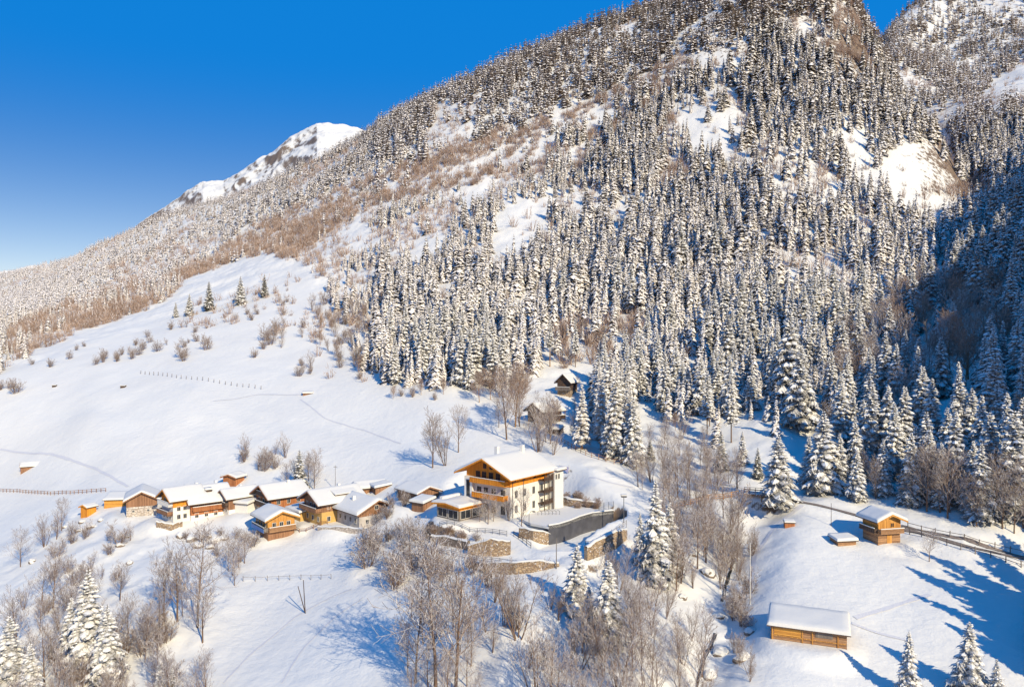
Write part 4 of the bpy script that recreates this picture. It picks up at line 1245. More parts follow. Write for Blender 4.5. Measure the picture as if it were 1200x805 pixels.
grid_cap(lambda x, y: .4, lambda a, b: (1.2 + 2.1 * a, -1.0 + 2.0 * b, 7.36), 6, 6).build('dormer_snow', 'roof_snow', rf_, True)
balcony(t, 'r', 9.5, 10, -4.8, 4.8, 2.7, 1.0, 'red_wood')
t = house('chalet', 'narrow brown gabled chalet pressed against the largest snow roof', 'chalet', place('fr', math.radians(-45), 5.5, 8, (268, 603)), -45, 5.5, 8, 1.2, 4.4, .55, 'plaster', 'brown_wood', 'dark_wood', .9, .5, 1.1)
wins(t, 'f', (.6, 2.6), (-1.4, 1.4)); wins(t, 'r', (2.6,), (-2, 1)); balcony(t, 'f', 5.5, 8, -2.6, 2.6, 2.2, 1.0, 'dark_wood'); chimney(t, -1, 1, 5.2, 1.6)
flat_shed('garage', 'low garage with brown door and flat snow roof, between two brown chalets', 'garage', place('fr', math.radians(-20), 5, 4.4, (290, 601)), -20, 5, 4.4, 2.3, 2.7, 'plaster', .5, .55)
t = house('chalet', 'tall white chalet with bright orange gable and balcony, over the cliff edge', 'chalet', place('fr', math.radians(-44), 7.2, 7.6, (203, 613)), -44, 7.2, 7.6, 3.9, 6.0, .56, 'plaster', 'orange_wood', 'dark_wood', 1.0, .55, 1.3)
wins(t, 'r', (.9, 3.0), (-2.4, -.8, 1.4)); wins(t, 'f', (.8,), (-2, 0, 2)); wins(t, 'f', (4.8,), (-1.3, 1.3), .8, 1.0, up=True); balcony(t, 'f', 7.2, 7.6, -3.6, 3.4, 4.3, 1.2, 'plaster'); balcony(t, 'f', 7.2, 7.6, -3.6, 3.4, 2.0, 1.4, 'brown_wood')
MB().box(3.603, 3.63, .6, 3.8, 3.0, 3.89).build('timber_panel', 'orange_wood', t); chimney(t, -1.2, 1.4, 6.8, 1.8)
MB().box(-3.4, 3.8, -5.9, -3.803, -4, -.4).build('stone_porch', 'stone', t)
t = house('barn', 'grey brown board barn on pale stone base, second building of the hamlet', 'barn', place('fl', math.radians(24), 7.4, 9.5, (148, 606)), 24, 7.4, 9.5, 2.6, 4.4, .52, 'pale_stone', 'brown_wood', 'dark_wood', .8, .55, .9)
wins(t, 'f', (1.2,), (-2, 1.6), .5, .5)
t = flat_shed('log_shed', 'orange log shed with dark blue lean-to roof beside the grey barn', 'shed', place('fl', math.radians(8), 5.4, 5, (122, 596)), 8, 5.4, 5, 2.4, 3.4, 'honey_wood_h', .4, .3)
rf_ = [c for c in t.children if c.name.startswith('roof')][0]
MB().box(2.75, 4.6, -2.4, 2.4, 2.5, 2.62).build('solar_panel', 'solar', rf_)
t = house('hut', 'tiny yellow hut at the path end, first of the hamlet', 'hut', place('fr', math.radians(-25), 2.6, 2.8, (102, 606)), -25, 2.6, 2.8, 0, 2.6, .4, 'stone', 'orange_wood', 'dark_wood', .4, .3, .4)

# --- cabins above the hotel
t = house('cabin', 'dark cabin with open veranda on stone base, the lower of two', 'cabin', place('fr', math.radians(-46), 6.2, 8.2, (636, 498)), -46, 6.2, 8.2, 1.6, 4.2, .62, 'stone', 'dark_wood', 'dark_wood', 1.0, .45, 1.2)
wins(t, 'f', (2.2, 4.4), (0,), .8, 1.0, 'brown_wood', True); balcony(t, 'r', 6.2, 8.2, -4.1, 4.1, 1.6, 1.8, 'dark_wood', .9)
for s in (-3.9, -1.3, 1.3, 3.9): MB().box(3.1 + 1.6, 3.1 + 1.75, s - .08, s + .08, -3, 3.8).build('veranda_post', 'brown_wood', t)
t = house('cabin', 'small steep gabled cabin, the upper of two above the hotel', 'cabin', place('fr', math.radians(-28), 4.6, 6, (668, 466)), -28, 4.6, 6, 2.4, 5.4, .95, 'stone', 'dark_wood', 'dark_wood', .8, .4, 1.0)
wins(t, 'f', (3.2, 5.6), (0,), .8, 1.0, 'brown_wood', True); balcony(t, 'f', 4.6, 6, -2.6, 2.6, 2.5, 1.2, 'grey_wood')
t = flat_shed('woodshed', 'little wood shed below the dark veranda cabin', 'shed', place('fr', math.radians(-30), 4, 3, (655, 510)), -30, 4, 3, 1.6, 2.2, 'dark_wood', .4, .45)

# --- huts on the right
t = house('storage_hut', 'two storey honey coloured hut with mid balcony beside the fenced road', 'hut', place('fl', math.radians(12), 4.8, 4.4, (1029, 639)), 12, 4.8, 4.4, 2.4, 4.7, .42, 'log_wood', 'honey_wood', 'dark_wood', .9, .55, 1.0)
balcony(t, 'f', 4.8, 4.4, -2.5, 2.5, 2.45, 1.0, 'log_wood', .7); balcony(t, 'l', 4.8, 4.4, -2.2, 2.2, 2.45, .9, 'dark_wood', .7); wins(t, 'f', (3.4,), (.6,), .6, .7, 'honey_wood', True)
MB().box(-.5, .5, -2.26, -2.203, -.2, 1.9).build('door', 'honey_wood', t)
W, L = 10.6, 5.6
x, y, z = hit(947, 754)
rz = math.radians(-22)
loc = (x + math.sin(-rz) * L / 2 * 1, y + math.cos(rz) * L / 2, z)
t = flat_shed('long_barn', 'long low honey timber barn with flat snow roof on the right meadow', 'barn', loc, -22, W, L, 2.1, 2.9, 'log_wood', .55, .5)
MB().box(-W / 2 + .5, -W / 2 + 4.3, -L / 2 - .06, -L / 2 - .003, .75, 1.9).build('board_panel', 'honey_wood_h', t)
for i, xx in enumerate((-W / 2 + .25, -W / 2 + 4.5, -W / 2 + 5.9, W / 2 - 1.2)): MB().box(xx - .09, xx + .09, -L / 2 - .12, -L / 2 - .003, -1, 2.0).build('post', 'honey_wood', t)
MB().box(1.0, 3.4, -L / 2 - .08, -L / 2 - .003, 1.15, 1.85).build('louvre', 'grey_wood', t)
MB().box(-W / 2 + .1, W / 2 - .1, -L / 2 - .10, -L / 2 - .063, .60, .72).build('beam', 'honey_wood', t)
flat_shed('low_shed', 'low half buried shed in the snow, left of the balcony hut', 'shed', place('fl', math.radians(10), 3.8, 2.6, (982, 640)), 10, 3.8, 2.6, .9, 1.2, 'log_wood', .35, .45)
flat_shed('feeding_crib', 'small brown wooden box alone on the right meadow', 'shed', place('fl', math.radians(-8), 1.9, 1.4, (920, 619)), -8, 1.9, 1.4, 1.1, 1.3, 'red_wood', .15, .2)
t = house('field_barn', 'weathered grey barn alone low on the left meadow', 'barn', place('fr', math.radians(-62), 4.6, 7.0, (24, 556)), -62, 4.6, 7.0, 0, 2.6, .45, 'stone', 'brown_wood', 'dark_wood', .35, .4, .3)
flat_shed('field_hut', 'tiny hut buried in snow high on the meadow below the big wood', 'hut', place('fl', math.radians(12), 3.4, 2.4, (355, 464)), 12, 3.4, 2.4, .9, 1.2, 'brown_wood', .3, .4)
flat_shed('field_hut', 'dark speck of a snowed-in hut in the middle of the upper meadow', 'hut', place('fl', 0, 1.8, 1.4, (141, 455)), 0, 1.8, 1.4, .9, 1.1, 'dark_wood', .1, .2)
flat_shed('field_hut', 'dark speck of a snowed-in hut farthest left on the upper meadow', 'hut', place('fl', 0, 1.5, 1.2, (61, 454)), 0, 1.5, 1.2, .8, 1.0, 'dark_wood', .1, .2)

# ------------------------------------------------------------------ terrace, walls
def wall_line(name, label, cat, P3, heights, th=.5, mat='stone', depth=3.0, cap=.28, part='wall_snow', group=None):
    """wall along points (x, y, base z); heights above base"""
    o = thing(name, label, cat, P3[0], 0, group)
    ox, oy, oz = P3[0]
    body, cp = MB(), MB()
    n = len(P3)
    nr = []
    for i in range(n):
        a = P3[max(i - 1, 0)]; b = P3[min(i + 1, n - 1)]
        dx, dy = b[0] - a[0], b[1] - a[1]; l = math.hypot(dx, dy) + 1e-9
        nr.append((-dy / l, dx / l))
    def ring(i, off, z): return (P3[i][0] - ox + nr[i][0] * off, P3[i][1] - oy + nr[i][1] * off, z - oz)
    vs, fs = [], []
    for i in range(n):
        zt = P3[i][2] + heights[i]
        vs += [ring(i, 0, P3[i][2] - depth), ring(i, 0, zt), ring(i, th, zt), ring(i, th, P3[i][2] - depth)]
    for i in range(n - 1):
        a = i * 4
        for k in range(3): fs.append((a + k, a + k + 1, a + k + 5, a + k + 4))
    fs += [(0, 1, 2, 3), tuple((n - 1) * 4 + k for k in (3, 2, 1, 0))]
    body.add(vs, fs); body.build('masonry' if mat != 'panel' else 'panelling', mat, o)
    if cap:
        vs, fs = [], []
        for i in range(n):
            zt = P3[i][2] + heights[i] + .004
            vs += [ring(i, -.1, zt), ring(i, 0.02, zt + cap * .8), ring(i, th / 2, zt + cap), ring(i, th, zt + cap * .8), ring(i, th + .1, zt)]
        for i in range(n - 1):
            a = i * 5
            for k in range(4): fs.append((a + k, a + k + 1, a + k + 6, a + k + 5))
        cp.add(vs, fs); cp.build(part, 'roof_snow', o, True)
    return o

def wl_px(pix, hs, zrel=None, n=5, jit=.15):
    P, H_ = [], []
    for i in range(len(pix) - 1):
        a, b = hit(*pix[i]), hit(*pix[i + 1])
        for k in range(n):
            t = k / n; P.append(tuple(a[j] * (1 - t) + b[j] * t for j in range(3))); H_.append(hs[i] * (1 - t) + hs[i + 1] * t + random.uniform(-jit, jit))
    P.append(hit(*pix[-1])); H_.append(hs[-1])
    return P, H_

# the terrace deck and its grey panel wall: both lie in the plane of the hotel yard
tz = HZ + .35
edge = [onplane(u_, v_, tz) for u_, v_ in [(643, 617), (655, 615), (668, 611), (680, 606), (694, 602), (719, 599)]]
back = [onplane(u_, v_, tz) for u_, v_ in [(716, 594), (690, 592), (660, 594), (630, 600), (606, 606), (622, 613)]]
mb = MB(); pl = edge + back; n = len(pl)
mb.add([(x, y, tz - .5) for x, y in pl] + [(x, y, tz) for x, y in pl], [tuple(range(n))[::-1], tuple(range(n, 2 * n))] + [(i, (i + 1) % n, n + (i + 1) % n, n + i) for i in range(n)])
tag(mb.build('terrace_deck', 'roof_snow'), kind='structure')
pw = wall_line('panel_wall', 'curved dark grey panel wall holding up the hotel terrace', 'wall', [(x, y, tz - 3.7) for x, y in edge], [3.9] * len(edge), .3, 'panel', 3, .25)
for o_ in range(0): pass
P, H_ = wl_px([(548, 650), (575, 652), (598, 650)], [1.8, 3.4, 2.6]); wall_line('stone_wall', 'brown stone retaining wall below the hotel pavilion', 'wall', P, H_, .8, 'stone')
P, H_ = wl_px([(608, 630), (625, 634), (645, 638)], [2.0, 2.2, 2.2]); wall_line('stone_wall', 'short stone wall meeting the grey panel wall', 'wall', P, H_, .6, 'stone')
P, H_ = wl_px([(688, 657), (705, 651), (722, 643), (735, 632)], [2.4, 3.2, 3.3, 2.0]); wall_line('stone_wall', 'curved orange brown stone wall above the spruces', 'wall', P, H_, .8, 'stone')
P, H_ = wl_px([(545, 664), (570, 670), (605, 673), (632, 669), (655, 664)], [.8, 1.6, 2.2, 1.8, .6]); wall_line('stone_wall', 'lowest stone wall, under the railed lane', 'wall', P, H_, .7, 'stone')
P, H_ = wl_px([(505, 637), (525, 640), (548, 645)], [1.6, 1.8, 1.8]); wall_line('stone_wall', 'brown overgrown bank wall between the snowy bushes and the retaining wall', 'wall', P, H_, .7, 'rock')
P, H_ = wl_px([(652, 590), (670, 594), (700, 597)], [1.6, 1.8, 1.4]); wall_line('stone_wall', 'low stone wall behind the terrace at the foot of the snow slope', 'wall', P, H_, .8, 'stone')
P, H_ = wl_px([(183, 618), (200, 622), (214, 617)], [1.5, 1.6, 1.4]); wall_line('stone_wall', 'low stone wall under the tall white chalet', 'wall', P, H_, .6, 'stone')
P, H_ = wl_px([(372, 622), (398, 622), (425, 624)], [.9, .9, .9]); wall_line('stone_wall', 'low pale wall in front of the stone farmhouse', 'wall', P, H_, .5, 'pale_stone')
x, y = onplane(662, 626, tz - 3.0)
t = thing('brick_box', 'small orange brick chimney box against the grey panel wall', 'stove', (x, y - .8, tz - 4.2))
MB().box(-.7, .7, -.5, .5, -1.5, 2.6).build('body', 'stone', t); grid_cap(lambda x, y: .25, lambda a, b: (-.8 + 1.6 * a, -.6 + 1.2 * b, 2.6), 6, 6).build('snow_cap', 'roof_snow', t, True)

# ------------------------------------------------------------------ fences
def fence(name, label, pix, spacing=2.2, h=1.1, rails=2, mat='grey_wood', pr=.07, posts=True, dense=False, z=0, rail_h=.1):
    P = [hit(*p) for p in pix]
    seg = [math.hypot(P[i + 1][0] - P[i][0], P[i + 1][1] - P[i][1]) for i in range(len(P) - 1)]
    tot = sum(seg); n = max(2, int(tot / spacing))
    pts = []
    for k in range(n + 1):
        d = tot * k / n; i = 0
        while i < len(seg) - 1 and d > seg[i]: d -= seg[i]; i += 1
        t_ = min(d / seg[i], 1)
        x, y = (P[i][j] * (1 - t_) + P[i + 1][j] * t_ for j in (0, 1))
        pts.append((x, y, float(land(np.array([x]), np.array([y]))[0]) + z))
    o = thing(name, label, 'fence', pts[0])
    ox, oy, oz = pts[0]
    if posts:
        for (x, y, zz) in pts[:100]:
            hh = h * random.uniform(.9, 1.12); lx, ly = random.uniform(-.05, .05), random.uniform(-.05, .05)
            MB().tube([(x - ox, y - oy, zz - oz - .5), (x - ox + lx, y - oy + ly, zz - oz + hh)], pr, 5).build('post', mat, o)
    for r in range(rails):
        zh = h * (r + 1) / (rails + .25)
        MB().tube([(x - ox, y - oy, zz - oz + zh) for x, y, zz in pts], rail_h * .6, 4).build('rail', mat, o)
    if dense:
        pk = MB()
        for i in range(len(pts) - 1):
            a, b = pts[i], pts[i + 1]; m_ = max(3, int(spacing / .18))
            for k in range(m_):
                t_ = k / m_; x, y, zz = (a[j] * (1 - t_) + b[j] * t_ for j in range(3))
                pk.box(x - ox - .03, x - ox + .03, y - oy - .02, y - oy + .02, zz - oz + .08, zz - oz + h * .95)
        pk.build('pickets', mat, o)
    return o
fence('wooden_fence', 'brown post and rail fence along the path at the foot of the left meadow', [(-20, 573), (20, 577), (60, 580), (100, 578), (124, 576)], 2.0, 1.2, 2, 'brown_wood', .10)
fence('wooden_fence', 'thin line of fence posts crossing high on the left meadow', [(165, 438), (215, 444), (260, 450), (306, 456)], 3.2, 1.4, 0, 'grey_wood', .11)
fence('wooden_fence', 'wooden fence running down the snow slope behind the hotel', [(658, 518), (672, 527), (690, 535), (715, 543), (752, 548)], 2.2, 1.3, 2, 'brown_wood', .09)
fence('wooden_fence', 'plank railing beside the gully left of the footbridge', [(775, 602), (800, 594), (830, 586), (866, 581)], 1.6, 1.3, 3, 'honey_wood', .08, rail_h=.14)
fence('wooden_fence', 'rail fence beside the road right of the balcony hut', [(1066, 626), (1100, 636), (1135, 647), (1170, 656), (1215, 668)], 2.2, 1.3, 2, 'grey_wood', .09)
fence('wooden_fence', 'second fence on the slope side of the fenced road', [(1064, 618), (1100, 627), (1140, 637), (1180, 647), (1220, 655)], 2.4, 1.2, 1, 'grey_wood', .09)
fence('metal_railing', 'thin metal railing along the lane under the stone walls', [(480, 640), (520, 650), (560, 658), (600, 663), (645, 664)], 1.8, 1.15, 3, 'metal', .05, rail_h=.07)
fence('metal_railing', 'dark railing along the yard in front of the pavilion', [(515, 617), (545, 621), (575, 625), (594, 628)], 1.6, 1.1, 3, 'metal', .05, rail_h=.07)
fence('metal_railing', 'railing along the top of the curved stone wall', [(686, 643), (704, 637), (720, 629), (734, 618)], 1.6, 1.2, 3, 'grey_wood', .05, rail_h=.07, z=.4)
fence('wooden_fence', 'short fence left of the small orange chalet and the lane', [(338, 622), (352, 625), (366, 620), (384, 614)], 1.6, 1.0, 2, 'brown_wood', .08)
fence('wooden_fence', 'thin fence below the hamlet across the lower snow', [(285, 681), (320, 680), (352, 679), (388, 678)], 2.6, 1.1, 1, 'grey_wood', .06, rail_h=.05)
fence('wooden_fence', 'stair rail slanting down from the hotel yard', [(602, 628), (612, 634), (622, 642)], 1.4, 1.1, 2, 'dark_wood', .06)
# netting frame on the terrace
tf = thing('terrace_screen', 'tall thin wire screen standing on the far corner of the terrace', 'screen', (*onplane(702, 598, tz), tz))
x1, y1 = onplane(719, 596, tz); dx, dy = x1 - tf.location.x, y1 - tf.location.y
for k in range(4): MB().tube([(dx * k / 3, dy * k / 3, 0), (dx * k / 3, dy * k / 3, 1.7)], .05, 5).build('post', 'metal', tf)
for k in range(6): MB().tube([(0, 0, .2 + k * .28), (dx, dy, .2 + k * .28)], .02, 4).build('wire', 'metal', tf)

# footbridge over the ravine
A, B = hit(872, 584), hit(905, 582)
br_ = thing('footbridge', 'snow covered wooden footbridge over the ravine', 'bridge', A)
dx, dy, dz_ = B[0] - A[0], B[1] - A[1], B[2] - A[2]
l = math.hypot(dx, dy); nx, ny = -dy / l * 1.1, dx / l * 1.1
zt = max(0, dz_) + .5
mb = MB(); mb.add([(-nx, -ny, zt - .25), (dx - nx, dy - ny, zt - .25), (dx + nx, dy + ny, zt - .25), (nx, ny, zt - .25), (-nx, -ny, zt), (dx - nx, dy - ny, zt), (dx + nx, dy + ny, zt), (nx, ny, zt)], [(0, 3, 2, 1), (4, 5, 6, 7), (0, 1, 5, 4), (1, 2, 6, 5), (2, 3, 7, 6), (3, 0, 4, 7)]); mb.build('deck', 'brown_wood', br_)
mb = MB(); mb.add([(-nx, -ny, zt + .004), (dx - nx, dy - ny, zt + .004), (dx + nx, dy + ny, zt + .004), (nx, ny, zt + .004), (-nx * .8, -ny * .8, zt + .3), (dx - nx * .8, dy - ny * .8, zt + .3), (dx + nx * .8, dy + ny * .8, zt + .3), (nx * .8, ny * .8, zt + .3)], [(4, 5, 6, 7), (0, 1, 5, 4), (1, 2, 6, 5), (2, 3, 7, 6), (3, 0, 4, 7)]); mb.build('deck_snow', 'roof_snow', br_)
for sgn in (-1, 1):
    for k in range(6):
        f = k / 5
        MB().tube([(dx * f + nx * sgn * .95, dy * f + ny * sgn * .95, zt), (dx * f + nx * sgn * .95, dy * f + ny * sgn * .95, zt + 1.1)], .06, 5).build('post', 'brown_wood', br_)
    for q in (.5, 1.05): MB().tube([(nx * sgn * .95, ny * sgn * .95, zt + q), (dx + nx * sgn * .95, dy + ny * sgn * .95, zt + q)], .06, 4).build('rail', 'brown_wood', br_)
MB().box(dx * .75 - 1.2, dx * .75 + 1.2, dy * .75 - 1.0, dy * .75 + 1.0, -4, zt - .254).build('abutment', 'stone', br_)

# ------------------------------------------------------------------ road, paths, stream: thin sheets over the land
def ribbon(name, pix, w, mat, lift=.05, step=1.2, kind='structure', jit=.0):
    P = [hit(*p) for p in pix]
    pts = []
    for i in range(len(P) - 1):
        d = math.hypot(P[i + 1][0] - P[i][0], P[i + 1][1] - P[i][1]); n = max(1, int(d / step))
        for k in range(n): t_ = k / n; pts.append((P[i][0] * (1 - t_) + P[i + 1][0] * t_, P[i][1] * (1 - t_) + P[i + 1][1] * t_))
    pts.append(P[-1][:2])
    pts = np.array(pts)
    for _ in range(3): pts[1:-1] = (pts[:-2] + pts[1:-1] * 2 + pts[2:]) / 4
    d = np.gradient(pts, axis=0); d /= np.linalg.norm(d, axis=1)[:, None] + 1e-9
    nrm = np.stack([-d[:, 1], d[:, 0]], 1)
    cols = []
    for f in np.linspace(-.5, .5, 5):
        q = pts + nrm * w * f * (1 + jit * fbm(pts[:, 0], pts[:, 1], 2.5, 70 + f, 2))[:, None]
        cols.append(np.stack([q[:, 0], q[:, 1], land(q[:, 0], q[:, 1]) + lift], 1))
    V = np.stack(cols, 1).reshape(-1, 3); m = 5; n = len(pts)
    i = (np.arange(n - 1)[:, None] * m + np.arange(m - 1)[None]).ravel()
    me = np_mesh(name, V, [np.stack([i, i + 1, i + m + 1, i + m], 1)], [M[mat]], smooth=True)
    return tag(link(bpy.data.objects.new(name, me)), kind=kind)
ribbon('road', [(905, 582), (935, 588), (975, 596), (1015, 607), (1060, 620), (1130, 640), (1200, 655), (1290, 672)], 1.5, 'gravel', .14, jit=.4)
ribbon('road', [(1056, 616), (1100, 627), (1150, 640), (1210, 655)], .8, 'gravel', .16, jit=.6)
ribbon('footpath', [(1002, 724), (1030, 716), (1058, 706), (1090, 697)], .9, 'track', .07, jit=.5)
ribbon('footpath', [(998, 730), (1030, 742), (1070, 752)], .6, 'track', .07, jit=.5)
ribbon('footpath', [(0, 526), (60, 532), (110, 548), (150, 570)], .8, 'track', .07, jit=.4)
ribbon('footpath', [(878, 700), (884, 650), (915, 610), (940, 592)], .9, 'track', .07, jit=.4)
ribbon('footpath', [(800, 560), (840, 566), (880, 575)], 1.0, 'track', .10, jit=.4)
ribbon('footpath', [(250, 470), (300, 462), (355, 462)], .7, 'track', .08, jit=.5)
ribbon('ski_track', [(262, 800), (300, 760), (345, 722), (385, 700), (412, 690)], .5, 'track', .05, jit=.6)
ribbon('ski_track', [(330, 800), (352, 762), (392, 722), (425, 700)], .4, 'track', .05, jit=.6)
ribbon('footpath', [(470, 520), (430, 505), (380, 490), (352, 468)], .5, 'track', .06, jit=.6)
ribbon('footpath', [(690, 560), (715, 566), (742, 571)], .6, 'track', .06, jit=.6)
M['water'] = plain_mat('water', (0.035, 0.045, 0.05), .15, 0, .3)
ribbon('stream', [(868, 636), (862, 650), (852, 680), (846, 705)], .5, 'water', .10, jit=.9)
ribbon('stream', [(838, 742), (832, 760), (820, 785), (815, 815)], .5, 'water', .08, jit=.9)

# rocks: broken lumps with snow on their backs
def boulder(u_, v_, r, label):
    x, y, z = hit(u_, v_)
    t = thing('boulder', label, 'boulder', (x, y, z), random.random() * 6, 'boulders showing through the snow')
    import bmesh
    sd = random.random() * 90
    for nm, mat, sc, zo in (('rock', 'rock', 1.0, 0), ('snow_cap', 'roof_snow', .93, .28)):
        b = bmesh.new(); bmesh.ops.create_icosphere(b, subdivisions=2, radius=r)
        for vv in b.verts:
            k = 1 + .45 * mnoise.noise(vv.co * (1.1 / r) + Vector((sd, 0, 0)))
            vv.co = Vector((vv.co.x * k * sc * 1.3, vv.co.y * k * sc, vv.co.z * k * sc * .75 + zo * r))
        me = bpy.data.meshes.new(nm); b.to_mesh(me); b.free(); me.materials.append(M[mat])
        link(bpy.data.objects.new(nm, me), t)
for i, (u_, v_, r) in enumerate([(828, 672, 1.2), (862, 700, .9), (845, 765, 1.3), (870, 772, 1.1), (832, 792, 1.0), (855, 640, .9), (812, 650, .8), (880, 740, .9), (800, 700, .7), (842, 722, .8)]):
    boulder(u_, v_, r, 'dark rock with a snow cap beside the ravine stream, ' + ORD[i] + ' counting down the gully')

for i, (u_, v_, r) in enumerate([(212, 628, 1.2), (226, 632, 1.5), (240, 630, 1.3), (252, 634, 1.1), (232, 640, 1.2), (262, 632, .9), (246, 642, 1.0)]):
    boulder(u_, v_, r, 'snow capped rock of the outcrop under the largest roof, ' + ORD[i] + ' counted')
for i, (u_, v_, r) in enumerate([(96, 612, .9), (108, 618, 1.0), (92, 622, .8), (118, 610, .7), (150, 628, .8), (140, 640, .9), (76, 618, .6), (38, 658, .9), (152, 660, .8)]):
    boulder(u_, v_, r, 'dark rock poking from the steep snow below the first huts, ' + ORD[i] + ' counted')

# ------------------------------------------------------------------ poles, lamp, small things
def pole(u_, v_, h, r, label, name='wooden_pole', lean=(0, 0), mat='grey_wood', arm=False):
    x, y, z = hit(u_, v_)
    t = thing(name, label, 'pole', (x, y, z))
    MB().tube([(0, 0, -.8), (lean[0], lean[1], h)], [r, r * .7], 7).build('shaft', mat, t)
    if arm: MB().box(-.5, .5, -.05, .05, h - .5, h - .38).build('cross_arm', mat, t)
    return t
pole(879, 708, 10.5, .10, 'tall thin pole at the edge of the right meadow', mat='frame')
pole(358, 718, 6.4, .10, 'upright one of two crossed poles on the lower snow', lean=(-.4, 0), mat='dark_wood')
pole(359, 718, 5.2, .10, 'slanting one of two crossed poles on the lower snow', lean=(-1.6, 0), mat='dark_wood')
pole(652, 666, 5.5, .09, 'thin pole standing on the railed lane below the panel wall', mat='grey_wood')
pole(974, 616, 4.6, .06, 'slender pole near the low shed', mat='dark_wood')
pole(393, 575, 7.0, .07, 'thin pole behind the yellow chalet roof', mat='grey_wood', arm=True)
x, y, z = hit(731, 612)
t = thing('street_lamp', 'dark lamp post with square lantern at the terrace end', 'lamp', (x, y, z))
MB().tube([(0, 0, -.5), (0, 0, 5.4)], [.10, .07], 7).build('post', 'metal', t)
lh = MB().box(-.55, .55, -.55, .55, 5.4, 5.75).build('lantern', 'metal', t); MB().box(-.6, .6, -.6, .6, 5.754, 6.0).build('lantern_snow', 'roof_snow', lh)
x, y = onplane(620, 616, HZ)
t = thing('street_lamp', 'small curved lamp in front of the hotel entrance', 'lamp', (x, y, HZ))
MB().tube([(0, 0, -.3), (0, 0, 2.4), (.3, 0, 2.9), (.9, 0, 3.1)], .06, 6).build('post', 'metal', t); MB().box(.7, 1.3, -.2, .2, 2.85, 3.06).build('lantern', 'metal', t)
x, y, z = hit(663, 556)
t = thing('sun_sail', 'folded violet sun sail on a snowy frame behind the hotel', 'sail', (x, y, z), -.3)
MB().prism([(-1.6, 2.2), (.8, 1.9), (.5, .3)], 'y', -.04, .04).build('cloth', 'sail', t)
for xx in (-1.6, .8): MB().tube([(xx, .08, -.5), (xx, .08, 2.5)], .07, 6).build('post', 'frame', t)
x, y = onplane(600, 601, HZ)
t = thing('garden_bench', 'dark bench by the hotel wall under the bare trees', 'bench', (x - 1, y, HZ), -.6)
MB().box(-1.3, 1.3, -.25, .25, .42, .50).build('seat', 'dark_wood', t); MB().box(-1.3, 1.3, .2, .28, .503, 1.0).build('backrest', 'dark_wood', t)
for xx in (-1.1, 1.1): MB().box(xx - .05, xx + .05, -.2, .2, -.3, .417).build('leg', 'dark_wood', t)
x, y = onplane(641, 603, tz)
t = thing('bicycle_rack', 'low rack of hoops on the terrace edge near the hotel corner', 'rack', (x, y, tz), .1)
for k in range(6): MB().tube([(-2 + k * .8, 0, 0), (-2 + k * .8, 0, .7), (-1.6 + k * .8, 0, .95), (-1.2 + k * .8, 0, .7), (-1.2 + k * .8, 0, 0)], .05, 5).build('hoop', 'metal', t)
# summit cross on the ridge
x, y, z = hit(1012, 34)
t = thing('summit_cross', 'pale thin cross on the rocky ridge against the blue gap', 'cross', (x + 3, y, z - 1))
MB().box(-.2, .2, -.2, .2, -2, 13).build('upright', 'frame', t); MB().box(-2.4, 2.4, -.15, .15, 11.0, 11.5).build('crossbar', 'frame', t)
# ------------------------------------------------------------------ bare trees and bushes, each one placed
def scatter(poly, n, hmin, hmax, variants, fmt, name='bare_tree', cat='bare tree', group=None, wide=(.9, 1.2), mind=0, seed=0):
    """n plants with their feet inside a polygon of the photograph, labelled by their order along it"""
    r = random.Random(seed + len(poly) + n)
    us = [p[0] for p in poly]; vs = [p[1] for p in poly]
    got, items, tries = [], [], 0
    while len(got) < n and tries < n * 60:
        tries += 1
        u_, v_ = r.uniform(min(us), max(us)), r.uniform(min(vs), max(vs))
        if not bool(inpoly(np.array([u_]), np.array([v_]), poly)[0]): continue
        if any((u_ - a) ** 2 + ((v_ - b) * 1.8) ** 2 < mind ** 2 for a, b in got): continue
        got.append((u_, v_))
        x, y, z = hit(u_, v_)
        o = add_bare(x, y, z - .1, r.uniform(hmin, hmax), r.choice(variants), r.random() * 6.28, name, cat, group, r.uniform(*wide))
        items.append((u_, o))
    number_labels(items, fmt)
S = scatter
tall, multi, bush, brown = (0, 1, 2, 3, 4), (5, 6, 7), (8, 9, 10), (11, 12)
S([(0, 700), (60, 670), (150, 700), (230, 720), (262, 700), (250, 800), (235, 870), (0, 870)], 40, 6, 10.5, tall + multi, 'frosted bare tree of the grove below the left slope, {n} from the left', mind=13, seed=1)
S([(40, 700), (240, 735), (225, 850), (30, 850)], 22, 4, 6.5, bush, 'brown bush between the trunks of the left grove, {n} from the left', 'bush', 'bush', mind=12, seed=2)
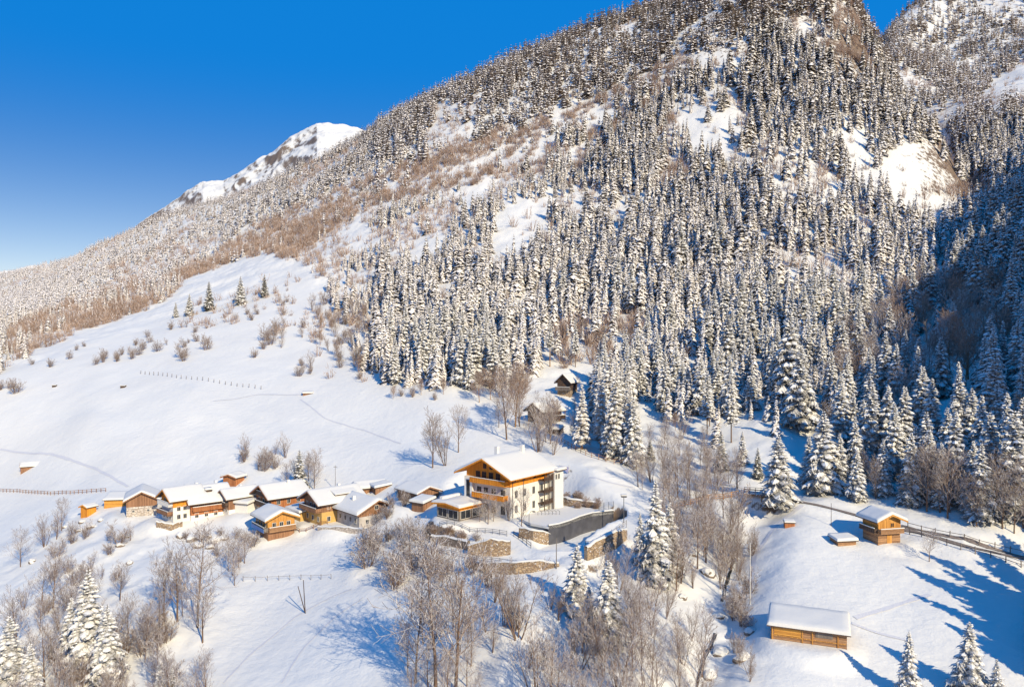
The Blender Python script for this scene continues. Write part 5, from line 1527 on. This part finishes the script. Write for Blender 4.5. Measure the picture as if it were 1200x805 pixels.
for (u_, v_, hp, var, lab) in [
    (232, 735, 105, 13, 'large spreading bare tree right of the left grove, by the open snow'), (208, 728, 84, 0, 'bare tree with dark trunk just left of the large spreading one'),
    (192, 730, 70, 2, 'slim bare tree second left of the spreading one'), (24, 664, 40, 13, 'lone bare tree standing on the snow far down the left edge'), (52, 640, 40, 5, 'bare tree clump on the left snow slope below the path'),
    (72, 622, 34, 1, 'small bare tree highest on the left slope edge'), (66, 632, 30, 6, 'bare shrub tree beside the highest on the left slope'), (62, 712, 62, 4, 'slender bare tree standing free on the left snow'),
    (510, 812, 165, 13, 'big bare tree at the bottom centre casting a blue shadow on the snow'), (534, 808, 150, 3, 'tall bare tree touching the big one at the bottom centre'), (486, 800, 110, 0, 'bare tree on the snow side of the big bottom centre tree'),
    (607, 748, 90, 7, 'upright bare tree clump with orange stems below the lane'), (590, 735, 60, 5, 'bare tree clump in front of the lowest stone wall'),
    (628, 822, 95, 5, 'long stemmed bare clump at the bottom edge right of the centre snow'), (644, 815, 72, 6, 'thin bare clump beside the long stemmed one at the bottom edge'),
    (507, 548, 60, 0, 'reddish bare tree left behind the hotel roof'), (537, 530, 48, 1, 'bare tree on the meadow directly behind the hotel'), (522, 545, 55, 5, 'bare tree clump between the two behind the hotel'),
    (594, 515, 70, 3, 'reddish bare tree under the wood edge left of the cabins'), (604, 500, 66, 11, 'bare tree leaning toward the lower cabin'), (630, 530, 55, 5, 'bare clump just behind the hotel ridge'), (645, 520, 50, 2, 'bare tree below the lower cabin'),
    (572, 614, 38, 13, 'snowy garden tree in front of the hotel gable'), (611, 619, 42, 1, 'thin garden tree beside the hotel long wall'), (596, 610, 32, 6, 'small garden tree near the hotel corner'),
    (462, 690, 42, 10, 'snow loaded bush at the head of the snow bowl'), (1089, 658, 34, 13, 'small dark bare tree by the road fence'),
    (972, 500, 40, 7, 'frosted bush tree in the shaded ravine mouth')]:
    x, y, z = hit(u_, v_)
    o = add_bare(x, y, z - .1, hp * y / F, var, random.random() * 6.28); o['label'] = lab
S([(470, 700), (585, 700), (590, 800), (560, 860), (470, 850)], 16, 4.5, 8, tall + multi, 'frosted bare tree crowding round the bottom centre, {n} from the left', mind=15, seed=3)
S([(560, 690), (660, 700), (680, 790), (580, 780)], 8, 4, 8, multi + bush, 'bare shrub tree on the bank below the lane, {n} from the left', mind=14, seed=4)
S([(655, 770), (760, 740), (830, 790), (840, 860), (650, 860)], 30, 5, 9.5, tall + multi, 'thin bare tree in the thicket at the bottom right of centre, {n} from the left', mind=12, seed=5)
S([(690, 690), (790, 690), (820, 760), (700, 770)], 12, 5, 9, multi + tall, 'bare tree on the slope under the big spruces, {n} from the left', mind=12, seed=6)
S([(770, 620), (860, 600), (870, 660), (845, 700), (780, 690)], 36, 5, 11, tall + multi, 'bare tree on the snowy gully side below the plank railing, {n} from the left', mind=8, seed=7)
S([(740, 560), (860, 560), (870, 585), (770, 600)], 22, 5, 10, tall + multi, 'bare tree beside the path to the footbridge, {n} from the left', mind=8, seed=8)
S([(850, 650), (885, 640), (880, 720), (885, 800), (860, 800)], 20, 2.5, 5.5, bush + multi, 'bare shrub along the meadow edge of the gully, {n} from the left', 'bush', 'bush', mind=8, seed=9)
S([(420, 628), (500, 625), (520, 668), (470, 690), (415, 660)], 15, 4.5, 7.5, bush + (13,), 'snow loaded bush below the stone farmhouse, {n} from the left', 'bush', 'bush', wide=(1.1, 1.5), mind=11, seed=10)
S([(500, 660), (620, 676), (600, 700), (500, 700)], 9, 3.5, 6, bush + multi, 'bare shrub under the railed lane, {n} from the left', 'bush', 'bush', mind=12, seed=11)
S([(210, 622), (270, 626), (300, 640), (280, 660), (215, 640)], 9, 2.5, 4.5, bush, 'snowy bush on the rocky edge in front of the largest roof, {n} from the left', 'bush', 'bush', wide=(1.2, 1.6), mind=10, seed=12)
S([(60, 640), (100, 620), (160, 625), (165, 690), (60, 700)], 18, 3, 6, bush + multi, 'brown bush in the steep gully under the first houses, {n} from the left', 'bush', 'bush', mind=10, seed=13)
S([(270, 640), (292, 650), (285, 700), (262, 690)], 5, 5, 8, tall, 'bare tree below the blue balcony chalet, {n} from the left', mind=8, seed=14)
S([(283, 530), (335, 525), (335, 545), (283, 562)], 9, 3.5, 7, multi + bush, 'leafless bush on the slope above the small red hut, {n} from the left', 'bush', 'bush', mind=7, seed=15)
S([(335, 555), (370, 555), (370, 575), (335, 575)], 6, 6, 9, tall, 'thin bare tree around the dark spruce of the hamlet, {n} from the left', mind=6, seed=16)
S([(440, 595), (475, 575), (475, 600), (445, 612)], 5, 3, 4.5, bush, 'snowy bush between farmhouse and plank barn, {n} from the left', 'bush', 'bush', mind=7, seed=17)
S([(208, 405), (245, 395), (240, 425), (212, 425)], 6, 5, 8, bush, 'purplish bare bush in the middle of the upper meadow, {n} from the left', 'bush', 'bush', mind=6, seed=18)
S([(292, 400), (330, 385), (335, 415), (295, 420)], 8, 5, 9, bush + multi, 'brown bush of the thicket on the meadow below the woods, {n} from the left', 'bush', 'bush', mind=6, seed=19)
S([(335, 430), (365, 425), (365, 447), (338, 445)], 4, 4, 7, multi + bush, 'small bare tree on the meadow above the tiny hut, {n} from the left', mind=7, seed=20)
S([(105, 425), (160, 408), (165, 418), (110, 435)], 9, 4, 6, bush, 'round bush in the row across the far left meadow, {n} from the left', 'bush', 'bush', mind=5, seed=21)
S([(160, 398), (190, 392), (185, 425), (158, 425)], 4, 4, 6, bush, 'small round bush between the bush row and the middle bushes, {n} from the left', 'bush', 'bush', mind=8, seed=22)
S([(0, 455), (20, 450), (22, 462), (0, 468)], 3, 5, 7, bush, 'dark bush at the left edge of the upper meadow, {n} from the left', 'bush', 'bush', mind=6, seed=23)
S([(345, 350), (430, 350), (440, 450), (400, 440), (350, 395)], 40, 4, 9, bush + multi + brown, 'brown bush scattered on the steep snow beside the big wood, {n} from the left', 'bush', 'bush', mind=8, seed=24)
S([(590, 470), (650, 490), (655, 540), (600, 525), (575, 500)], 9, 5, 9, tall + multi, 'frosted bare tree between hotel and cabins, {n} from the left', mind=8, seed=25)
S([(1060, 585), (1200, 605), (1200, 632), (1075, 600)], 16, 8, 13, tall + (13,), 'frosted bare tree on the shaded bank over the road, {n} from the left', mind=8, seed=26)
S([(960, 470), (1000, 400), (1060, 345), (1180, 310), (1185, 430), (1100, 500), (1000, 500)], 40, 11, 17, brown + tall, 'reddish bare tree among the shaded spruces, {n} from the left', mind=9, seed=27)
S([(1010, 560), (1060, 555), (1060, 585), (1010, 585)], 4, 5, 8, tall, 'small frosted tree in blue shade behind the low shed, {n} from the left', mind=10, seed=28)
S([(740, 500), (790, 490), (850, 560), (770, 550)], 14, 4, 8, multi + tall + brown, 'bare tree on the sunny slope right of the fence, {n} from the left', mind=10, seed=29)
S([(560, 455), (600, 460), (600, 480), (560, 472)], 4, 7, 10, brown, 'brown bare tree before the dark wood edge, {n} from the left', mind=8, seed=30)
S([(440, 462), (520, 462), (520, 470), (440, 470)], 6, 3, 5, brown + bush, 'low brown bush at the foot of the wood edge, {n} from the left', 'bush', 'bush', mind=8, seed=31)
# thin trees just outside the frame on the lower right keep the meadow in broken shade
S([(650, 582), (672, 580), (702, 592), (700, 598), (655, 596)], 9, 1.8, 2.8, (14,), 'yellow brown hedge shrub above the terrace wall, {n} from the left', 'bush', 'bush', wide=(1.2, 1.7), mind=4, seed=40)
S([(502, 622), (560, 632), (560, 642), (502, 634)], 11, 1.8, 3.0, (14, 8), 'dark brown shrub on the bank under the pavilion, {n} from the left', 'bush', 'bush', wide=(1.2, 1.7), mind=4, seed=41)
S([(560, 606), (592, 612), (590, 618), (560, 614)], 3, 3.2, 4.5, (13, 10), 'snow covered garden shrub between pavilion and hotel, {n} from the left', 'bush', 'bush', wide=(1.1, 1.4), mind=6, seed=42)
S([(150, 388), (250, 374), (340, 348), (345, 385), (200, 408)], 14, 2.5, 6, bush + multi, 'small bush strewn below the brown scrub of the upper meadow, {n} from the left', 'bush', 'bush', mind=9, seed=43)
S([(30, 425), (100, 405), (110, 412), (40, 438)], 5, 3, 5, bush, 'small bush under the far left end of the scrub band, {n} from the left', 'bush', 'bush', mind=8, seed=44)
S([(606, 462), (650, 446), (700, 452), (704, 512), (655, 522), (612, 500)], 13, 4, 9, brown + tall + multi, 'bare tree crowding round the two dark cabins, {n} from the left', mind=8, seed=45)
